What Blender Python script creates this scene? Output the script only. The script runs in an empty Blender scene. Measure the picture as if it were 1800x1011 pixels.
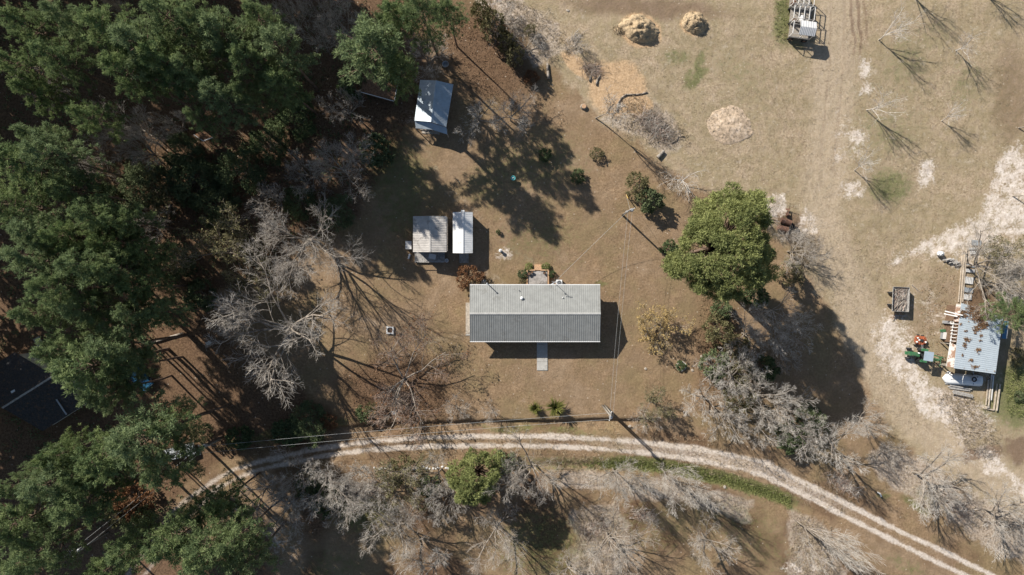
import bpy, math, random
import numpy as np
from mathutils import Matrix, Vector
R_ = math.radians
scene = bpy.context.scene
C = scene.collection

# ------------------------------------------------------------------ camera, sky, sun, exposure
HC = 103.0                      # drone height, metres
S = 0.085                       # metres per photo pixel on the ground
cam_d = bpy.data.cameras.new('camera')
cam = bpy.data.objects.new('camera', cam_d); C.objects.link(cam)
cam.location = (0, 0, HC); cam.rotation_euler = (0, 0, 0)
cam_d.sensor_width = 36.0; cam_d.lens = 36.0 * HC / (1800 * S)
cam_d.clip_start = 1.0; cam_d.clip_end = 3000.0
scene.camera = cam

SUN_EL = R_(34.0)
SUN_AZ = math.atan2(0.69, -0.725)          # direction TO the sun, angle from +X
to_sun = Vector((math.cos(SUN_EL) * math.cos(SUN_AZ), math.cos(SUN_EL) * math.sin(SUN_AZ), math.sin(SUN_EL)))
world = bpy.data.worlds.new('World'); scene.world = world; world.use_nodes = True
wn = world.node_tree.nodes; wl = world.node_tree.links
sky = wn.new('ShaderNodeTexSky'); sky.sky_type = 'NISHITA'; sky.sun_disc = False
sky.sun_elevation = SUN_EL
sky.sun_rotation = math.pi / 2 - SUN_AZ     # Nishita measures from +Y, clockwise
sky.air_density = 1.0; sky.dust_density = 0.6; sky.ozone_density = 1.5
wn['Background'].inputs['Strength'].default_value = 0.07
wl.new(sky.outputs['Color'], wn['Background'].inputs['Color'])
sun_d = bpy.data.lights.new('sun', 'SUN'); sun_d.energy = 5.0; sun_d.angle = R_(0.5); sun_d.color = (1.0, 0.955, 0.89)
sun = bpy.data.objects.new('sun', sun_d); C.objects.link(sun)
sun.rotation_euler = to_sun.to_track_quat('Z', 'Y').to_euler()
vs = scene.view_settings
vs.view_transform = 'Standard'; vs.look = 'None'; vs.gamma = 1.0; vs.use_curve_mapping = False
vs.exposure = 0.55

# ------------------------------------------------------------------ helpers
def W(px, py, h=0.0):
    k = (HC - h) / HC
    return ((px - 900) * S * k, (505.5 - py) * S * k)

rng = np.random.default_rng(7)
random.seed(7)

class NT:
    """small node builder"""
    def __init__(self, name, rough=0.8, spec=0.2):
        self.m = bpy.data.materials.new(name); self.m.use_nodes = True
        self.t = self.m.node_tree; self.n = self.t.nodes; self.l = self.t.links
        self.b = self.n['Principled BSDF']
        self.b.inputs['Roughness'].default_value = rough
        self.b.inputs['Specular IOR Level'].default_value = spec
    def val(self, sock, v):
        if hasattr(v, 'is_output'): self.l.new(v, sock)
        else:
            if isinstance(v, (tuple, list)) and len(v) == 3 and sock.type == 'RGBA': v = (*v, 1)
            sock.default_value = v
    def math(self, op, a, b=0.0, clamp=False):
        x = self.n.new('ShaderNodeMath'); x.operation = op; x.use_clamp = clamp
        self.val(x.inputs[0], a); self.val(x.inputs[1], b); return x.outputs[0]
    def mix(self, f, a, b, mode='MIX'):
        x = self.n.new('ShaderNodeMix'); x.data_type = 'RGBA'; x.blend_type = mode
        self.val(x.inputs[0], f); self.val(x.inputs[6], a); self.val(x.inputs[7], b); return x.outputs[2]
    def pos(self):
        return self.n.new('ShaderNodeNewGeometry').outputs['Position']
    def obj(self):
        return self.n.new('ShaderNodeTexCoord').outputs['Object']
    def vec(self, v, scale=(1, 1, 1), rot=(0, 0, 0), loc=(0, 0, 0)):
        x = self.n.new('ShaderNodeMapping'); self.l.new(v, x.inputs[0])
        x.inputs['Scale'].default_value = scale; x.inputs['Rotation'].default_value = rot; x.inputs['Location'].default_value = loc
        return x.outputs[0]
    def noise(self, v, scale, detail=4, rough=0.6, dist=0.0):
        x = self.n.new('ShaderNodeTexNoise'); self.l.new(v, x.inputs['Vector'])
        x.inputs['Scale'].default_value = scale; x.inputs['Detail'].default_value = detail
        x.inputs['Roughness'].default_value = rough; x.inputs['Distortion'].default_value = dist
        return x.outputs[0]
    def voronoi(self, v, scale):
        x = self.n.new('ShaderNodeTexVoronoi'); self.l.new(v, x.inputs['Vector']); x.inputs['Scale'].default_value = scale
        return x
    def ramp(self, f, lo, hi, a=0.0, b=1.0):
        x = self.n.new('ShaderNodeMapRange'); x.interpolation_type = 'SMOOTHSTEP'
        self.val(x.inputs[0], f); x.inputs[1].default_value = lo; x.inputs[2].default_value = hi
        x.inputs[3].default_value = a; x.inputs[4].default_value = b; return x.outputs[0]
    def attr(self, name):
        x = self.n.new('ShaderNodeAttribute'); x.attribute_name = name; return x
    def sep(self, c):
        x = self.n.new('ShaderNodeSeparateColor'); self.l.new(c, x.inputs[0]); return x.outputs
    def rnd(self):
        return self.n.new('ShaderNodeObjectInfo').outputs['Random']
    def bump(self, h, strength=0.5, dist=0.05):
        x = self.n.new('ShaderNodeBump'); x.inputs['Strength'].default_value = strength; x.inputs['Distance'].default_value = dist
        self.l.new(h, x.inputs['Height']); self.l.new(x.outputs[0], self.b.inputs['Normal']); return x
    def color(self, c): self.val(self.b.inputs['Base Color'], c); return self.m

def plain(name, col, var=0.15, scale=3.0, rough=0.8, metal=0.0, spec=0.2, dirt=None, dirt_amt=0.5):
    t = NT(name, rough, spec); v = t.obj()
    n = t.noise(v, scale, 5, 0.65)
    c = t.mix(t.ramp(n, 0.3, 0.7), tuple(x * (1 - var) for x in col), tuple(min(1, x * (1 + var)) for x in col))
    if dirt:
        d = t.noise(v, scale * 0.45, 6, 0.7)
        c = t.mix(t.ramp(d, 0.52, 0.66, 0, dirt_amt), c, dirt)
    t.b.inputs['Metallic'].default_value = metal
    return t.color(c)

class MB:
    """collects shapes for ONE mesh"""
    def __init__(self): self.v = []; self.f = []
    def add(self, vs_, fs):
        o = len(self.v); self.v += [tuple(p) for p in vs_]; self.f += [tuple(i + o for i in f) for f in fs]; return self
    def box(self, c, s, rz=0.0, ry=0.0, rx=0.0):
        m = Matrix.Translation(c) @ Matrix.Rotation(rz, 4, 'Z') @ Matrix.Rotation(ry, 4, 'Y') @ Matrix.Rotation(rx, 4, 'X')
        p = [m @ Vector((x * s[0] / 2, y * s[1] / 2, z * s[2] / 2)) for x in (-1, 1) for y in (-1, 1) for z in (-1, 1)]
        return self.add(p, [(0, 1, 3, 2), (4, 6, 7, 5), (0, 4, 5, 1), (2, 3, 7, 6), (0, 2, 6, 4), (1, 5, 7, 3)])
    def tube(self, a, b, r0, r1=None, n=8, caps=True):
        if r1 is None: r1 = r0
        a = Vector(a); b = Vector(b); d = (b - a).normalized()
        u = d.orthogonal().normalized(); w = d.cross(u)
        p = []
        for q, r in ((a, r0), (b, r1)):
            for i in range(n):
                t = 2 * math.pi * i / n; p.append(q + u * (r * math.cos(t)) + w * (r * math.sin(t)))
        f = [(i, (i + 1) % n, n + (i + 1) % n, n + i) for i in range(n)]
        if caps: f += [tuple(range(n - 1, -1, -1)), tuple(range(n, 2 * n))]
        return self.add(p, f)
    def path(self, pts, r, n=5):
        for a, b in zip(pts[:-1], pts[1:]): self.tube(a, b, r, r, n)
        return self
    def prism(self, poly, z0, z1):
        n = len(poly)
        p = [(x, y, z0) for x, y in poly] + [(x, y, z1) for x, y in poly]
        f = [(i, (i + 1) % n, n + (i + 1) % n, n + i) for i in range(n)] + [tuple(range(n - 1, -1, -1)), tuple(range(n, 2 * n))]
        return self.add(p, f)
    def extrude_x(self, prof, x0, x1):
        """profile in (y,z), extruded along x"""
        n = len(prof)
        p = [(x0, y, z) for y, z in prof] + [(x1, y, z) for y, z in prof]
        f = [(i, (i + 1) % n, n + (i + 1) % n, n + i) for i in range(n)] + [tuple(range(n - 1, -1, -1)), tuple(range(n, 2 * n))]
        return self.add(p, f)
    def extrude_y(self, prof, y0, y1):
        n = len(prof)
        p = [(x, y0, z) for x, z in prof] + [(x, y1, z) for x, z in prof]
        f = [(i, (i + 1) % n, n + (i + 1) % n, n + i) for i in range(n)] + [tuple(range(n - 1, -1, -1)), tuple(range(n, 2 * n))]
        return self.add(p, f)
    def lathe(self, prof, c=(0, 0, 0), n=16):
        p = []; f = []
        for r, z in prof:
            for i in range(n):
                t = 2 * math.pi * i / n; p.append((c[0] + r * math.cos(t), c[1] + r * math.sin(t), c[2] + z))
        for k in range(len(prof) - 1):
            for i in range(n):
                f.append((k * n + i, k * n + (i + 1) % n, (k + 1) * n + (i + 1) % n, (k + 1) * n + i))
        f.append(tuple(range(n - 1, -1, -1))); m = (len(prof) - 1) * n; f.append(tuple(range(m, m + n)))
        return self.add(p, f)
    def torus(self, c, R, r, axis='Z', n=16, k=6, a0=0.0, a1=2 * math.pi):
        full = abs(a1 - a0 - 2 * math.pi) < 1e-4; nn = n if full else n + 1
        p = []
        for i in range(nn):
            t = a0 + (a1 - a0) * i / n
            for j in range(k):
                s = 2 * math.pi * j / k; q = ((R + r * math.cos(s)) * math.cos(t), (R + r * math.cos(s)) * math.sin(t), r * math.sin(s))
                if axis == 'Y': q = (q[0], q[2], q[1])
                if axis == 'X': q = (q[2], q[0], q[1])
                p.append((c[0] + q[0], c[1] + q[1], c[2] + q[2]))
        f = []
        for i in range(n):
            i2 = (i + 1) % nn
            for j in range(k): f.append((i * k + j, i2 * k + j, i2 * k + (j + 1) % k, i * k + (j + 1) % k))
        return self.add(p, f)
    def mesh(self, name, mat, smooth=False):
        me = bpy.data.meshes.new(name); me.from_pydata(self.v, [], self.f); me.materials.append(mat)
        if smooth: me.shade_smooth()
        me.update(); return me
    def build(self, name, mat, parent=None, smooth=False, label=None):
        o = bpy.data.objects.new(name, self.mesh(name, mat, smooth)); C.objects.link(o)
        if parent is not None: o.parent = parent
        if label: o['label'] = label
        return o

def np_mesh(name, V, F, mat, attrs=None, smooth=False):
    """V (n,3), F (m,k) with one k"""
    me = bpy.data.meshes.new(name); V = np.asarray(V, np.float32); F = np.asarray(F, np.int32)
    m, k = F.shape
    me.vertices.add(len(V)); me.vertices.foreach_set('co', V.ravel())
    me.loops.add(m * k); me.loops.foreach_set('vertex_index', F.ravel())
    me.polygons.add(m); me.polygons.foreach_set('loop_start', np.arange(0, m * k, k, dtype=np.int32))
    if attrs:
        for an, (kind, data) in attrs.items():
            a = me.attributes.new(an, kind, 'POINT')
            a.data.foreach_set('value' if kind == 'FLOAT' else 'color', np.asarray(data, np.float32).ravel())
    if smooth: me.polygons.foreach_set('use_smooth', np.ones(m, dtype=bool))
    me.materials.append(mat); me.update(); me.validate(); return me

def tag(o, label=None, cat=None, group=None, kind=None):
    if label: o['label'] = label
    if cat: o['category'] = cat
    if group: o['group'] = group
    if kind: o['kind'] = kind
    return o
def thing(name, label, cat, loc, rz=0.0, group=None):
    o = bpy.data.objects.new(name, None); C.objects.link(o); o.empty_display_size = 0.3
    o.location = (loc[0], loc[1], loc[2] if len(loc) > 2 else 0.0); o.rotation_euler = (0, 0, rz)
    return tag(o, label, cat, group)
def link(name, me, parent=None):
    o = bpy.data.objects.new(name, me); C.objects.link(o)
    if parent is not None: o.parent = parent
    return o

# ------------------------------------------------------------------ numpy noise
def vnoise(x, y, scale, seed):
    r = np.random.default_rng(seed); L = r.random((257, 257))
    u = (x * scale + 1000.3) % 256; v = (y * scale + 1000.7) % 256
    i = u.astype(int); j = v.astype(int); fu = u - i; fv = v - j
    fu = fu * fu * (3 - 2 * fu); fv = fv * fv * (3 - 2 * fv)
    return (L[i, j] * (1 - fu) + L[i + 1, j] * fu) * (1 - fv) + (L[i, j + 1] * (1 - fu) + L[i + 1, j + 1] * fu) * fv
def fbm(x, y, scale, seed, oct=4):
    a = 0.5; t = 0; s = 0
    for o in range(oct):
        t = t + a * vnoise(x, y, scale * 2 ** o, seed + o); s += a; a *= 0.5
    return t / s

# ------------------------------------------------------------------ ground masks (px = photo pixels on the ground)
def pxy(x, y): return x / S + 900, 505.5 - y / S
def dpoly(px, py, pts):
    """signed distance to polygon, positive inside"""
    n = len(pts); d = np.full(px.shape, 1e9); ins = np.zeros(px.shape, bool)
    for i in range(n):
        ax, ay = pts[i]; bx, by = pts[(i + 1) % n]
        ex, ey = bx - ax, by - ay
        t = np.clip(((px - ax) * ex + (py - ay) * ey) / (ex * ex + ey * ey), 0, 1)
        d = np.minimum(d, np.hypot(px - ax - t * ex, py - ay - t * ey))
        if ay != by:
            c = ((ay > py) != (by > py)) & (px < (bx - ax) * (py - ay) / (by - ay) + ax)
            ins ^= c
    return np.where(ins, d, -d)
def dline(px, py, pts):
    d = np.full(px.shape, 1e9)
    for (ax, ay), (bx, by) in zip(pts[:-1], pts[1:]):
        ex, ey = bx - ax, by - ay
        t = np.clip(((px - ax) * ex + (py - ay) * ey) / (ex * ex + ey * ey), 0, 1)
        d = np.minimum(d, np.hypot(px - ax - t * ex, py - ay - t * ey))
    return d
def ss(x, a, b):
    t = np.clip((x - a) / (b - a), 0, 1); return t * t * (3 - 2 * t)
def blob(px, py, cx, cy, rx, ry, rot=0.0, soft=0.6):
    c, s = math.cos(R_(rot)), math.sin(R_(rot)); dx, dy = px - cx, py - cy
    u = (dx * c + dy * s) / rx; v = (-dx * s + dy * c) / ry
    return 1 - ss(np.hypot(u, v), 1 - soft, 1 + soft)

RUT_U = [(190,1060),(240,990),(268,950),(287,922),(303,903),(319,886),(367,851),(414,824),(460,811),(551,790),(652,776),(750,769),(850,767),(960,767),(1060,772),(1150,780),(1230,790),(1300,803),(1340,812),(1420,852),(1500,892),(1580,933),(1660,970),(1743,1011),(1860,1070)]
RUT_L = [(215,1060),(262,1000),(292,955),(312,930),(345,895),(385,856),(447,828),(560,803),(652,790),(750,785),(850,783),(960,784),(1060,789),(1150,798),(1230,809),(1300,824),(1340,835),(1420,872),(1480,905),(1560,945),(1640,985),(1700,1013),(1820,1072)]
MID = [(203,1060),(251,995),(280,952),(300,926),(333,889),(376,853),(430,826),(505,806),(600,789),(700,778),(850,775),(960,776),(1060,780),(1150,789),(1230,800),(1300,814),(1340,823),(1420,862),(1490,898),(1570,939),(1650,978),(1722,1012),(1840,1071)]
BANK = [(420,775),(480,768),(570,756),(640,748),(720,744),(860,741),(960,741),(1060,739),(1130,738),(1190,745)]
DITCH = [(880,812),(960,816),(1050,815),(1100,812),(1180,821),(1280,843),(1360,868),(1440,905)]

FIELD = [(830,-400),(850,-20),(905,70),(965,120),(1030,190),(1090,235),(1170,285),(1240,330),(1330,370),(1400,470),(1480,580),(1530,690),(1560,770),(1680,850),(1800,940),(2300,1200),(2300,-400)]
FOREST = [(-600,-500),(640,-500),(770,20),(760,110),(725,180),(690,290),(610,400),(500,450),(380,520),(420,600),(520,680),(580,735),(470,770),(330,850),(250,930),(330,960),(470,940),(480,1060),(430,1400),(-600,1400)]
SAND = [
 [(1752,275),(1792,255),(1815,300),(1815,400),(1770,420),(1720,440),(1650,440),(1565,470),(1572,448),(1650,408),(1716,388),(1738,330)],
 [(1545,545),(1568,535),(1590,575),(1600,600),(1615,650),(1655,690),(1700,765),(1690,785),(1650,740),(1620,735),(1580,665),(1553,620)],
 [(1690,760),(1712,765),(1760,800),(1815,860),(1815,890),(1770,850),(1720,800)],
 [(1412,360),(1432,380),(1432,410),(1415,425),(1405,395)],
 [(1335,360),(1375,345),(1385,370),(1345,385)],
 [(1480,322),(1510,318),(1518,345),(1490,352),(1472,342)],
 [(1490,215),(1520,220),(1528,250),(1505,262),(1487,250)],
 [(1512,100),(1525,100),(1528,160),(1515,160)],
 [(1618,290),(1640,280),(1640,320),(1615,335)],
]
SCRUB = [  # pale dead weeds
 [(1540,760),(1600,790),(1680,850),(1800,930),(1850,990),(1800,1000),(1700,930),(1600,870),(1530,810)],
 [(1060,205),(1110,165),(1190,215),(1215,250),(1170,260),(1110,240)],
 [(860,-20),(960,20),(1010,90),(960,110),(900,60)],
 [(1010,900),(1080,880),(1100,960),(1080,1030),(1010,1030)],
 
 [(980,815),(1100,830),(1230,870),(1320,880),(1310,905),(1200,890),(1080,860),(980,850)],
 [(1390,900),(1450,925),(1480,1020),(1390,1010)],
 [(1640,690),(1700,690),(1760,780),(1700,790)],
 [(1390,410),(1440,420),(1420,470),(1395,490)],
]
GREEN = [  # (cx,cy,rx,ry,rot,amount)
 (1374,28,18,50,0,0.85),(1390,75,22,12,20,0.6),(1190,100,22,16,10,0.55),(1222,135,28,10,-30,0.9),(1232,110,8,25,20,0.7),
 (1565,330,36,30,0,0.75),(1590,110,40,50,30,0.4),(1560,230,50,40,30,0.4),(1700,150,30,50,20,0.35),(1300,130,60,30,20,0.25),(1640,60,40,30,0,0.35),(1785,690,40,60,0,1.0),(1750,715,25,25,0,0.7),(1760,700,20,30,0,0.6),(1612,890,30,8,32,0.7),(1560,880,14,6,0,0.6),
 (945,415,75,45,0,0.35),(705,335,55,95,0,0.55),(860,320,45,45,0,0.35),(940,290,90,60,0,0.4),(1010,470,30,20,0,0.2),(560,530,30,20,0,0.2),
 (1150,930,70,45,20,0.35),(950,960,90,60,0,0.5),(1300,930,90,50,20,0.35),(640,900,60,40,0,0.6),(590,1000,50,40,0,0.4),
 (1640,880,40,12,30,0.4),(1000,760,40,8,0,0.5),(900,752,60,6,0,0.6),(560,745,60,10,-8,0.6),(470,775,80,12,-10,0.5),(1540,210,60,90,0,0.22),(1600,150,60,120,20,0.2),(1430,740,40,10,30,0.5),
 (1280,205,45,40,0,0.15),(1680,640,20,30,0,0.0),(1062,504,14,4,0,0.7),(1400,330,60,50,0,0.1),(820,770,60,6,0,0.0),(1350,980,60,30,20,0.3),(1590,990,40,12,25,0.45)]

def masks(x, y):
    px, py = pxy(x, y)
    n1 = fbm(x, y, 0.25, 11) - 0.5; n2 = fbm(x, y, 1.1, 23, 3) - 0.5
    wob = n1 * 40 + n2 * 12
    field = ss(dpoly(px, py, FIELD) + wob, -22, 22)
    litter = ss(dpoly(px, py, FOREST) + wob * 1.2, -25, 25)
    for b in ((860,90,85,120,-35,0.75),(1262,610,40,110,8,0.6),(700,690,110,70,0,0.85),(1230,560,30,60,0,0.4),(1720,545,45,45,0,0.85),(1665,540,85,85,10,0.42),(1610,560,30,40,0,0.4),(1740,600,60,60,0,0.3),(1130,12,170,22,3,0.4),(1390,395,26,30,0,0.7),(1780,170,40,110,0,0.5),(1180,420,30,50,0,0.3),(600,730,60,20,0,0.5)):
        litter = np.maximum(litter, b[5] * blob(px + wob, py + wob, *b[:5]))
    # south of the road: rough ground, brownish
    south = ss(dpoly(px, py, [(300,960),(420,860),(600,820),(900,815),(1150,830),(1300,860),(1450,930),(1600,1030),(1600,1400),(300,1400)]) + wob, -15, 25)
    litter = np.maximum(litter, south * np.clip(0.35 + n1 * 2.2, 0, 1))
    verge = ss(32 - dline(px, py, MID) + wob * 0.5, -12, 12)
    litter = np.maximum(litter, verge * np.clip(0.55 + n1 * 2, 0, 1) * 0.7)
    sand = np.zeros_like(px)
    for p in SAND: sand = np.maximum(sand, ss(dpoly(px, py, p) + wob * 0.8, -12, 12))
    for b in ((686,580,14,12,0,0.3),(880,441,14,12,0,0.8),(1480,250,20,60,0,0.4),(600,470,20,12,0,0.25),(1780,420,50,40,0,0.6),(1600,520,40,30,0,0.35),(1580,600,30,60,-20,0.6),(730,210,25,20,0,0.3),(1500,250,30,60,0,0.3),(500,950,40,50,20,0.35),(1730,660,30,20,0,0.3),(1640,560,25,50,0,0.4),(1560,620,20,60,-20,0.6),(1700,720,60,30,30,0.55),(1410,1000,35,10,0,0.8),(1440,985,40,25,0,0.4),(1560,960,0.1,0.1,0,0),(870,5,60,18,30,0.6),(1700,450,60,25,0,0.6)):
        sand = np.maximum(sand, b[5] * blob(px + wob * .7, py + wob * .7, *b[:5]))
    fade = ss(px, 260, 620) * 0.55 + 0.45
    ru = np.maximum(ss(4.4 - dline(px, py, RUT_U) + n2 * 5 + n1 * 4, -3.5, 4.0), ss(4.4 - dline(px, py, RUT_L) + n2 * 5 + n1 * 4, -3.5, 4.0))
    wide = ss(px, 900, 1250) * (1 - ss(px, 1400, 1560))
    ru = np.maximum(ru, ss(16 - dline(px, py, MID) + n2 * 10, -5, 6) * (0.12 + 0.38 * wide))
    road = ru * np.clip(fade + n1 * 0.6 * (1 - fade), 0, 1)
    scrub = np.zeros_like(px)
    for p in SCRUB: scrub = np.maximum(scrub, ss(dpoly(px, py, p) + wob * 1.2, -16, 16))
    green = np.zeros_like(px)
    for b in GREEN: green = np.maximum(green, b[5] * blob(px + wob * .6, py + wob * .6, b[0], b[1], b[2], b[3], b[4]))
    gd = ss(11 - np.abs(dline(px, py, DITCH) - 2) + n2 * 8, -4, 4) * (0.45 + 0.55 * ss(px, 1050, 1120)) * (1 - ss(px, 1370, 1430))
    green = np.maximum(green, gd)
    mulch = np.maximum(blob(px + wob * .4, py + wob * .4, 1085, 155, 52, 50, 30, 0.35), 0.85 * blob(px + wob * .5, py + wob * .5, 1015, 115, 40, 14, 40, 0.3))
    mulch = np.maximum(mulch, blob(px + wob * .4, py + wob * .4, 1105, 180, 45, 20, 10, 0.2))
    mulch = np.maximum(mulch, 0.9 * blob(px + wob * .4, py + wob * .4, 1125, 54, 38, 30, 20, 0.25))
    mulch = np.maximum(mulch, 0.7 * blob(px + wob * .4, py + wob * .4, 1221, 44, 24, 22, 0, 0.25))
    # footpaths worn pale in the lawn
    for l, a_ in (([(953,652),(930,690),(905,735)], 0.3), ([(820,590),(760,600),(700,585),(640,560),(560,520)], 0.35), ([(815,462),(850,480),(880,500)], 0.35), ([(945,468),(905,440),(840,380),(780,330),(745,250)], 0.3)):
        scrub = np.maximum(scrub, a_ * ss(9 - dline(px, py, l) + wob * .4, -6, 6))
    # worn dark soil streaks and smooth vehicle track
    dark = 0.75 * blob(px + wob * .5, py, 1508, 35, 18, 75, 2, 0.6) * ss(np.sin(px * 0.55 + n1 * 8), -0.7, 0.7)
    dark = np.maximum(dark, 0.6 * blob(px + wob, py + wob, 1130, 8, 160, 22, 4, 0.5))
    dark = np.maximum(dark, 0.9 * blob(px + wob, py + wob, 1725, 795, 40, 17, -12, 0.35))
    dark = np.maximum(dark, 0.9 * blob(px + wob, py + wob, 1790, 790, 26, 22, 0, 0.35))
    track = ss(34 - dline(px, py, [(1478,-300),(1470,120),(1452,300),(1440,400),(1500,520),(1530,600),(1590,720),(1700,810),(1850,900)]) + wob * .5, -18, 14)
    for off in (-12, 12):
        l = [(1478 + off, -300), (1470 + off, 120), (1452 + off, 300)]
        dark = np.maximum(dark, 0.35 * ss(3 - dline(px, py, l) + n2 * 3, -2, 2))
    for l in ([(1110,260),(1230,330),(1400,380)], [(1120,245),(1240,315),(1400,365)], [(1545,540),(1500,470),(1480,400)], [(1562,530),(1515,462),(1496,396)], [(1330,60),(1360,180),(1430,330)], [(1345,55),(1376,175),(1444,325)], [(1600,720),(1680,800),(1800,880)], [(1590,735),(1670,815),(1790,895)],
              [(1500,-20),(1497,60),(1490,120)], [(1520,-20),(1515,80)], [(880,20),(1000,70),(1120,160),(1240,270)], [(900,12),(1020,60),(1140,150),(1260,255)], [(1480,430),(1560,380),(1650,290)], [(1250,260),(1330,300),(1430,420)]):
        dark = np.maximum(dark, 0.3 * ss(4 - dline(px, py, l) + n2 * 6, -3, 3))
    return dict(A=np.stack([field, np.maximum(sand, 0) , green, np.ones_like(px)], 1),
                B=np.stack([litter, np.clip(dark, 0, 1), scrub, np.ones_like(px)], 1),
                Cc=np.stack([mulch, track, road, np.ones_like(px)], 1))

def zground(x, y):
    px, py = pxy(x, y)
    z = (fbm(x, y, 1.3, 51, 3) - 0.5) * 0.10 + (fbm(x, y, 0.12, 57, 2) - 0.5) * 0.12 - 0.01
    # the bank between lawn and lane, and the drain south of the lane
    d = dline(px, py, BANK)
    side = py - np.interp(px, [p[0] for p in BANK], [p[1] for p in BANK])
    inx = ss(px, 430, 500) * (1 - ss(px, 1130, 1180))
    w2 = (fbm(x, y, 0.6, 71, 3) - 0.5) * 5
    dep = np.where(side + w2 < 0, 1 - ss(-(side + w2), 0, 4.0), 1 - ss(side + w2, 2, 26))
    z = z - 0.62 * dep * inx
    sd = py - np.interp(px, [p[0] for p in DITCH], [p[1] for p in DITCH])
    inx = ss(px, 880, 960) * (1 - ss(px, 1380, 1430))
    z = z - 0.35 * np.exp(-((sd - 3) / 7.0) ** 2) * inx
    return z

# ------------------------------------------------------------------ ground material
def ground_material():
    t = NT('ground_earth', 0.95, 0.1); p = t.pos()
    A = t.sep(t.attr('A').outputs['Color']); B = t.sep(t.attr('B').outputs['Color']); Cm = t.sep(t.attr('Cc').outputs['Color'])
    nf = t.noise(p, 3.2, 6, 0.75); nf2 = t.noise(p, 1.1, 5, 0.65); nl = t.noise(p, 0.16, 4, 0.6); ng = t.noise(p, 9.0, 3, 0.7)
    nst = t.noise(t.vec(p, (1.0, 0.25, 1), (0, 0, 0.15)), 2.2, 4, 0.6)
    nst2 = t.noise(t.vec(p, (0.22, 1.0, 1), (0, 0, 0.2)), 2.0, 4, 0.6)
    def edge(mask, n, amp, w=0.18):
        return t.ramp(t.math('ADD', mask, t.math('MULTIPLY', t.math('SUBTRACT', n, 0.5), amp)), 0.5 - w, 0.5 + w)
    # lawn: dormant, brown with straw flecks
    c = t.mix(t.ramp(nf, 0.30, 0.72), (0.168, 0.106, 0.058), (0.388, 0.266, 0.160))
    c = t.mix(t.ramp(nl, 0.35, 0.65, 0, 0.55), c, t.mix(nf2, (0.215, 0.150, 0.088), (0.280, 0.200, 0.125)))
    c = t.mix(t.ramp(nst2, 0.55, 0.8, 0, 0.35), c, (0.36, 0.26, 0.17))
    nq = t.noise(t.vec(p, (1, 1, 1), (0, 0, 0), (5, 71, 0)), 0.11, 6, 0.7)
    c = t.mix(t.ramp(nq, 0.46, 0.62, 0.0, 0.5), c, t.mix(nf, (0.145, 0.116, 0.052), (0.30, 0.235, 0.120)))
    c = t.mix(t.ramp(nq, 0.50, 0.36, 0.0, 0.45), c, t.mix(nf, (0.24, 0.165, 0.10), (0.46, 0.345, 0.24)))
    # field: paler tan
    fc = t.mix(t.ramp(nf, 0.28, 0.72), (0.228, 0.166, 0.102), (0.500, 0.390, 0.270))
    fc = t.mix(t.ramp(nl, 0.38, 0.62, 0, 0.7), fc, t.mix(t.ramp(nf2, 0.3, 0.7), (0.25, 0.19, 0.112), (0.375, 0.30, 0.195)))
    fc = t.mix(t.ramp(nst, 0.5, 0.8, 0, 0.5), fc, (0.47, 0.375, 0.285))
    nm = t.noise(t.vec(p, (1, 1, 1), (0, 0, 0), (31, 7, 0)), 0.45, 6, 0.72)
    fc = t.mix(t.ramp(nm, 0.40, 0.62, 0.0, 0.55), fc, t.mix(nf, (0.165, 0.138, 0.066), (0.30, 0.24, 0.130)))
    fc = t.mix(t.ramp(nm, 0.56, 0.70, 0.0, 0.6), fc, t.mix(nf, (0.38, 0.30, 0.22), (0.60, 0.50, 0.40)))
    c = t.mix(t.ramp(nm, 0.40, 0.66, 0.35, 0.0), c, (0.155, 0.105, 0.062))
    c = t.mix(edge(A[0], nf2, 0.7, 0.3), c, fc)
    # smooth driven track
    c = t.mix(t.math('MULTIPLY', Cm[1], t.ramp(nst, 0.3, 0.7, 0.5, 0.9)), c, t.mix(t.ramp(nf, 0.3, 0.7), (0.365, 0.282, 0.192), (0.48, 0.385, 0.28)))
    # leaf litter
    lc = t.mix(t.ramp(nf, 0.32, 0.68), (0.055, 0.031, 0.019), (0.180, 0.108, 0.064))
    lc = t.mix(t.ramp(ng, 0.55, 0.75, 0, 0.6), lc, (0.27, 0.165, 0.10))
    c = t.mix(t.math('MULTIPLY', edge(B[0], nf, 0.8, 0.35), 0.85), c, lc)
    # dark soil
    c = t.mix(t.math('MULTIPLY', edge(B[1], nf2, 0.6, 0.42), 0.75), c, t.mix(nf, (0.095, 0.056, 0.038), (0.225, 0.148, 0.102)))
    # pale dead weeds
    sc = t.mix(t.ramp(nf, 0.3, 0.68), (0.20, 0.155, 0.11), (0.56, 0.47, 0.385))
    c = t.mix(t.math('MULTIPLY', edge(B[2], nf2, 1.0, 0.3), 0.75), c, sc)
    # green grass
    gc = t.mix(t.ramp(nf, 0.3, 0.7), (0.060, 0.082, 0.022), (0.150, 0.165, 0.060))
    c = t.mix(t.math('MULTIPLY', edge(A[2], t.math('ADD', t.math('MULTIPLY', nf, 0.5), t.math('MULTIPLY', nf2, 0.5)), 2.6, 0.4), 0.75), c, gc)
    # chips
    mc = t.mix(t.ramp(nf, 0.3, 0.7), (0.37, 0.235, 0.125), (0.60, 0.42, 0.255))
    c = t.mix(t.math('MULTIPLY', edge(Cm[0], t.math('ADD', t.math('MULTIPLY', nf2, 0.6), t.math('MULTIPLY', nf, 0.4)), 1.6, 0.3), 0.9), c, mc)
    # bare sand
    nsd = t.noise(t.vec(p, (1, 1, 1), (0, 0, 0), (11, 3, 0)), 0.55, 8, 0.78)
    sd = t.mix(t.ramp(nf2, 0.3, 0.7), (0.50, 0.415, 0.335), (0.76, 0.68, 0.60))
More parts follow.
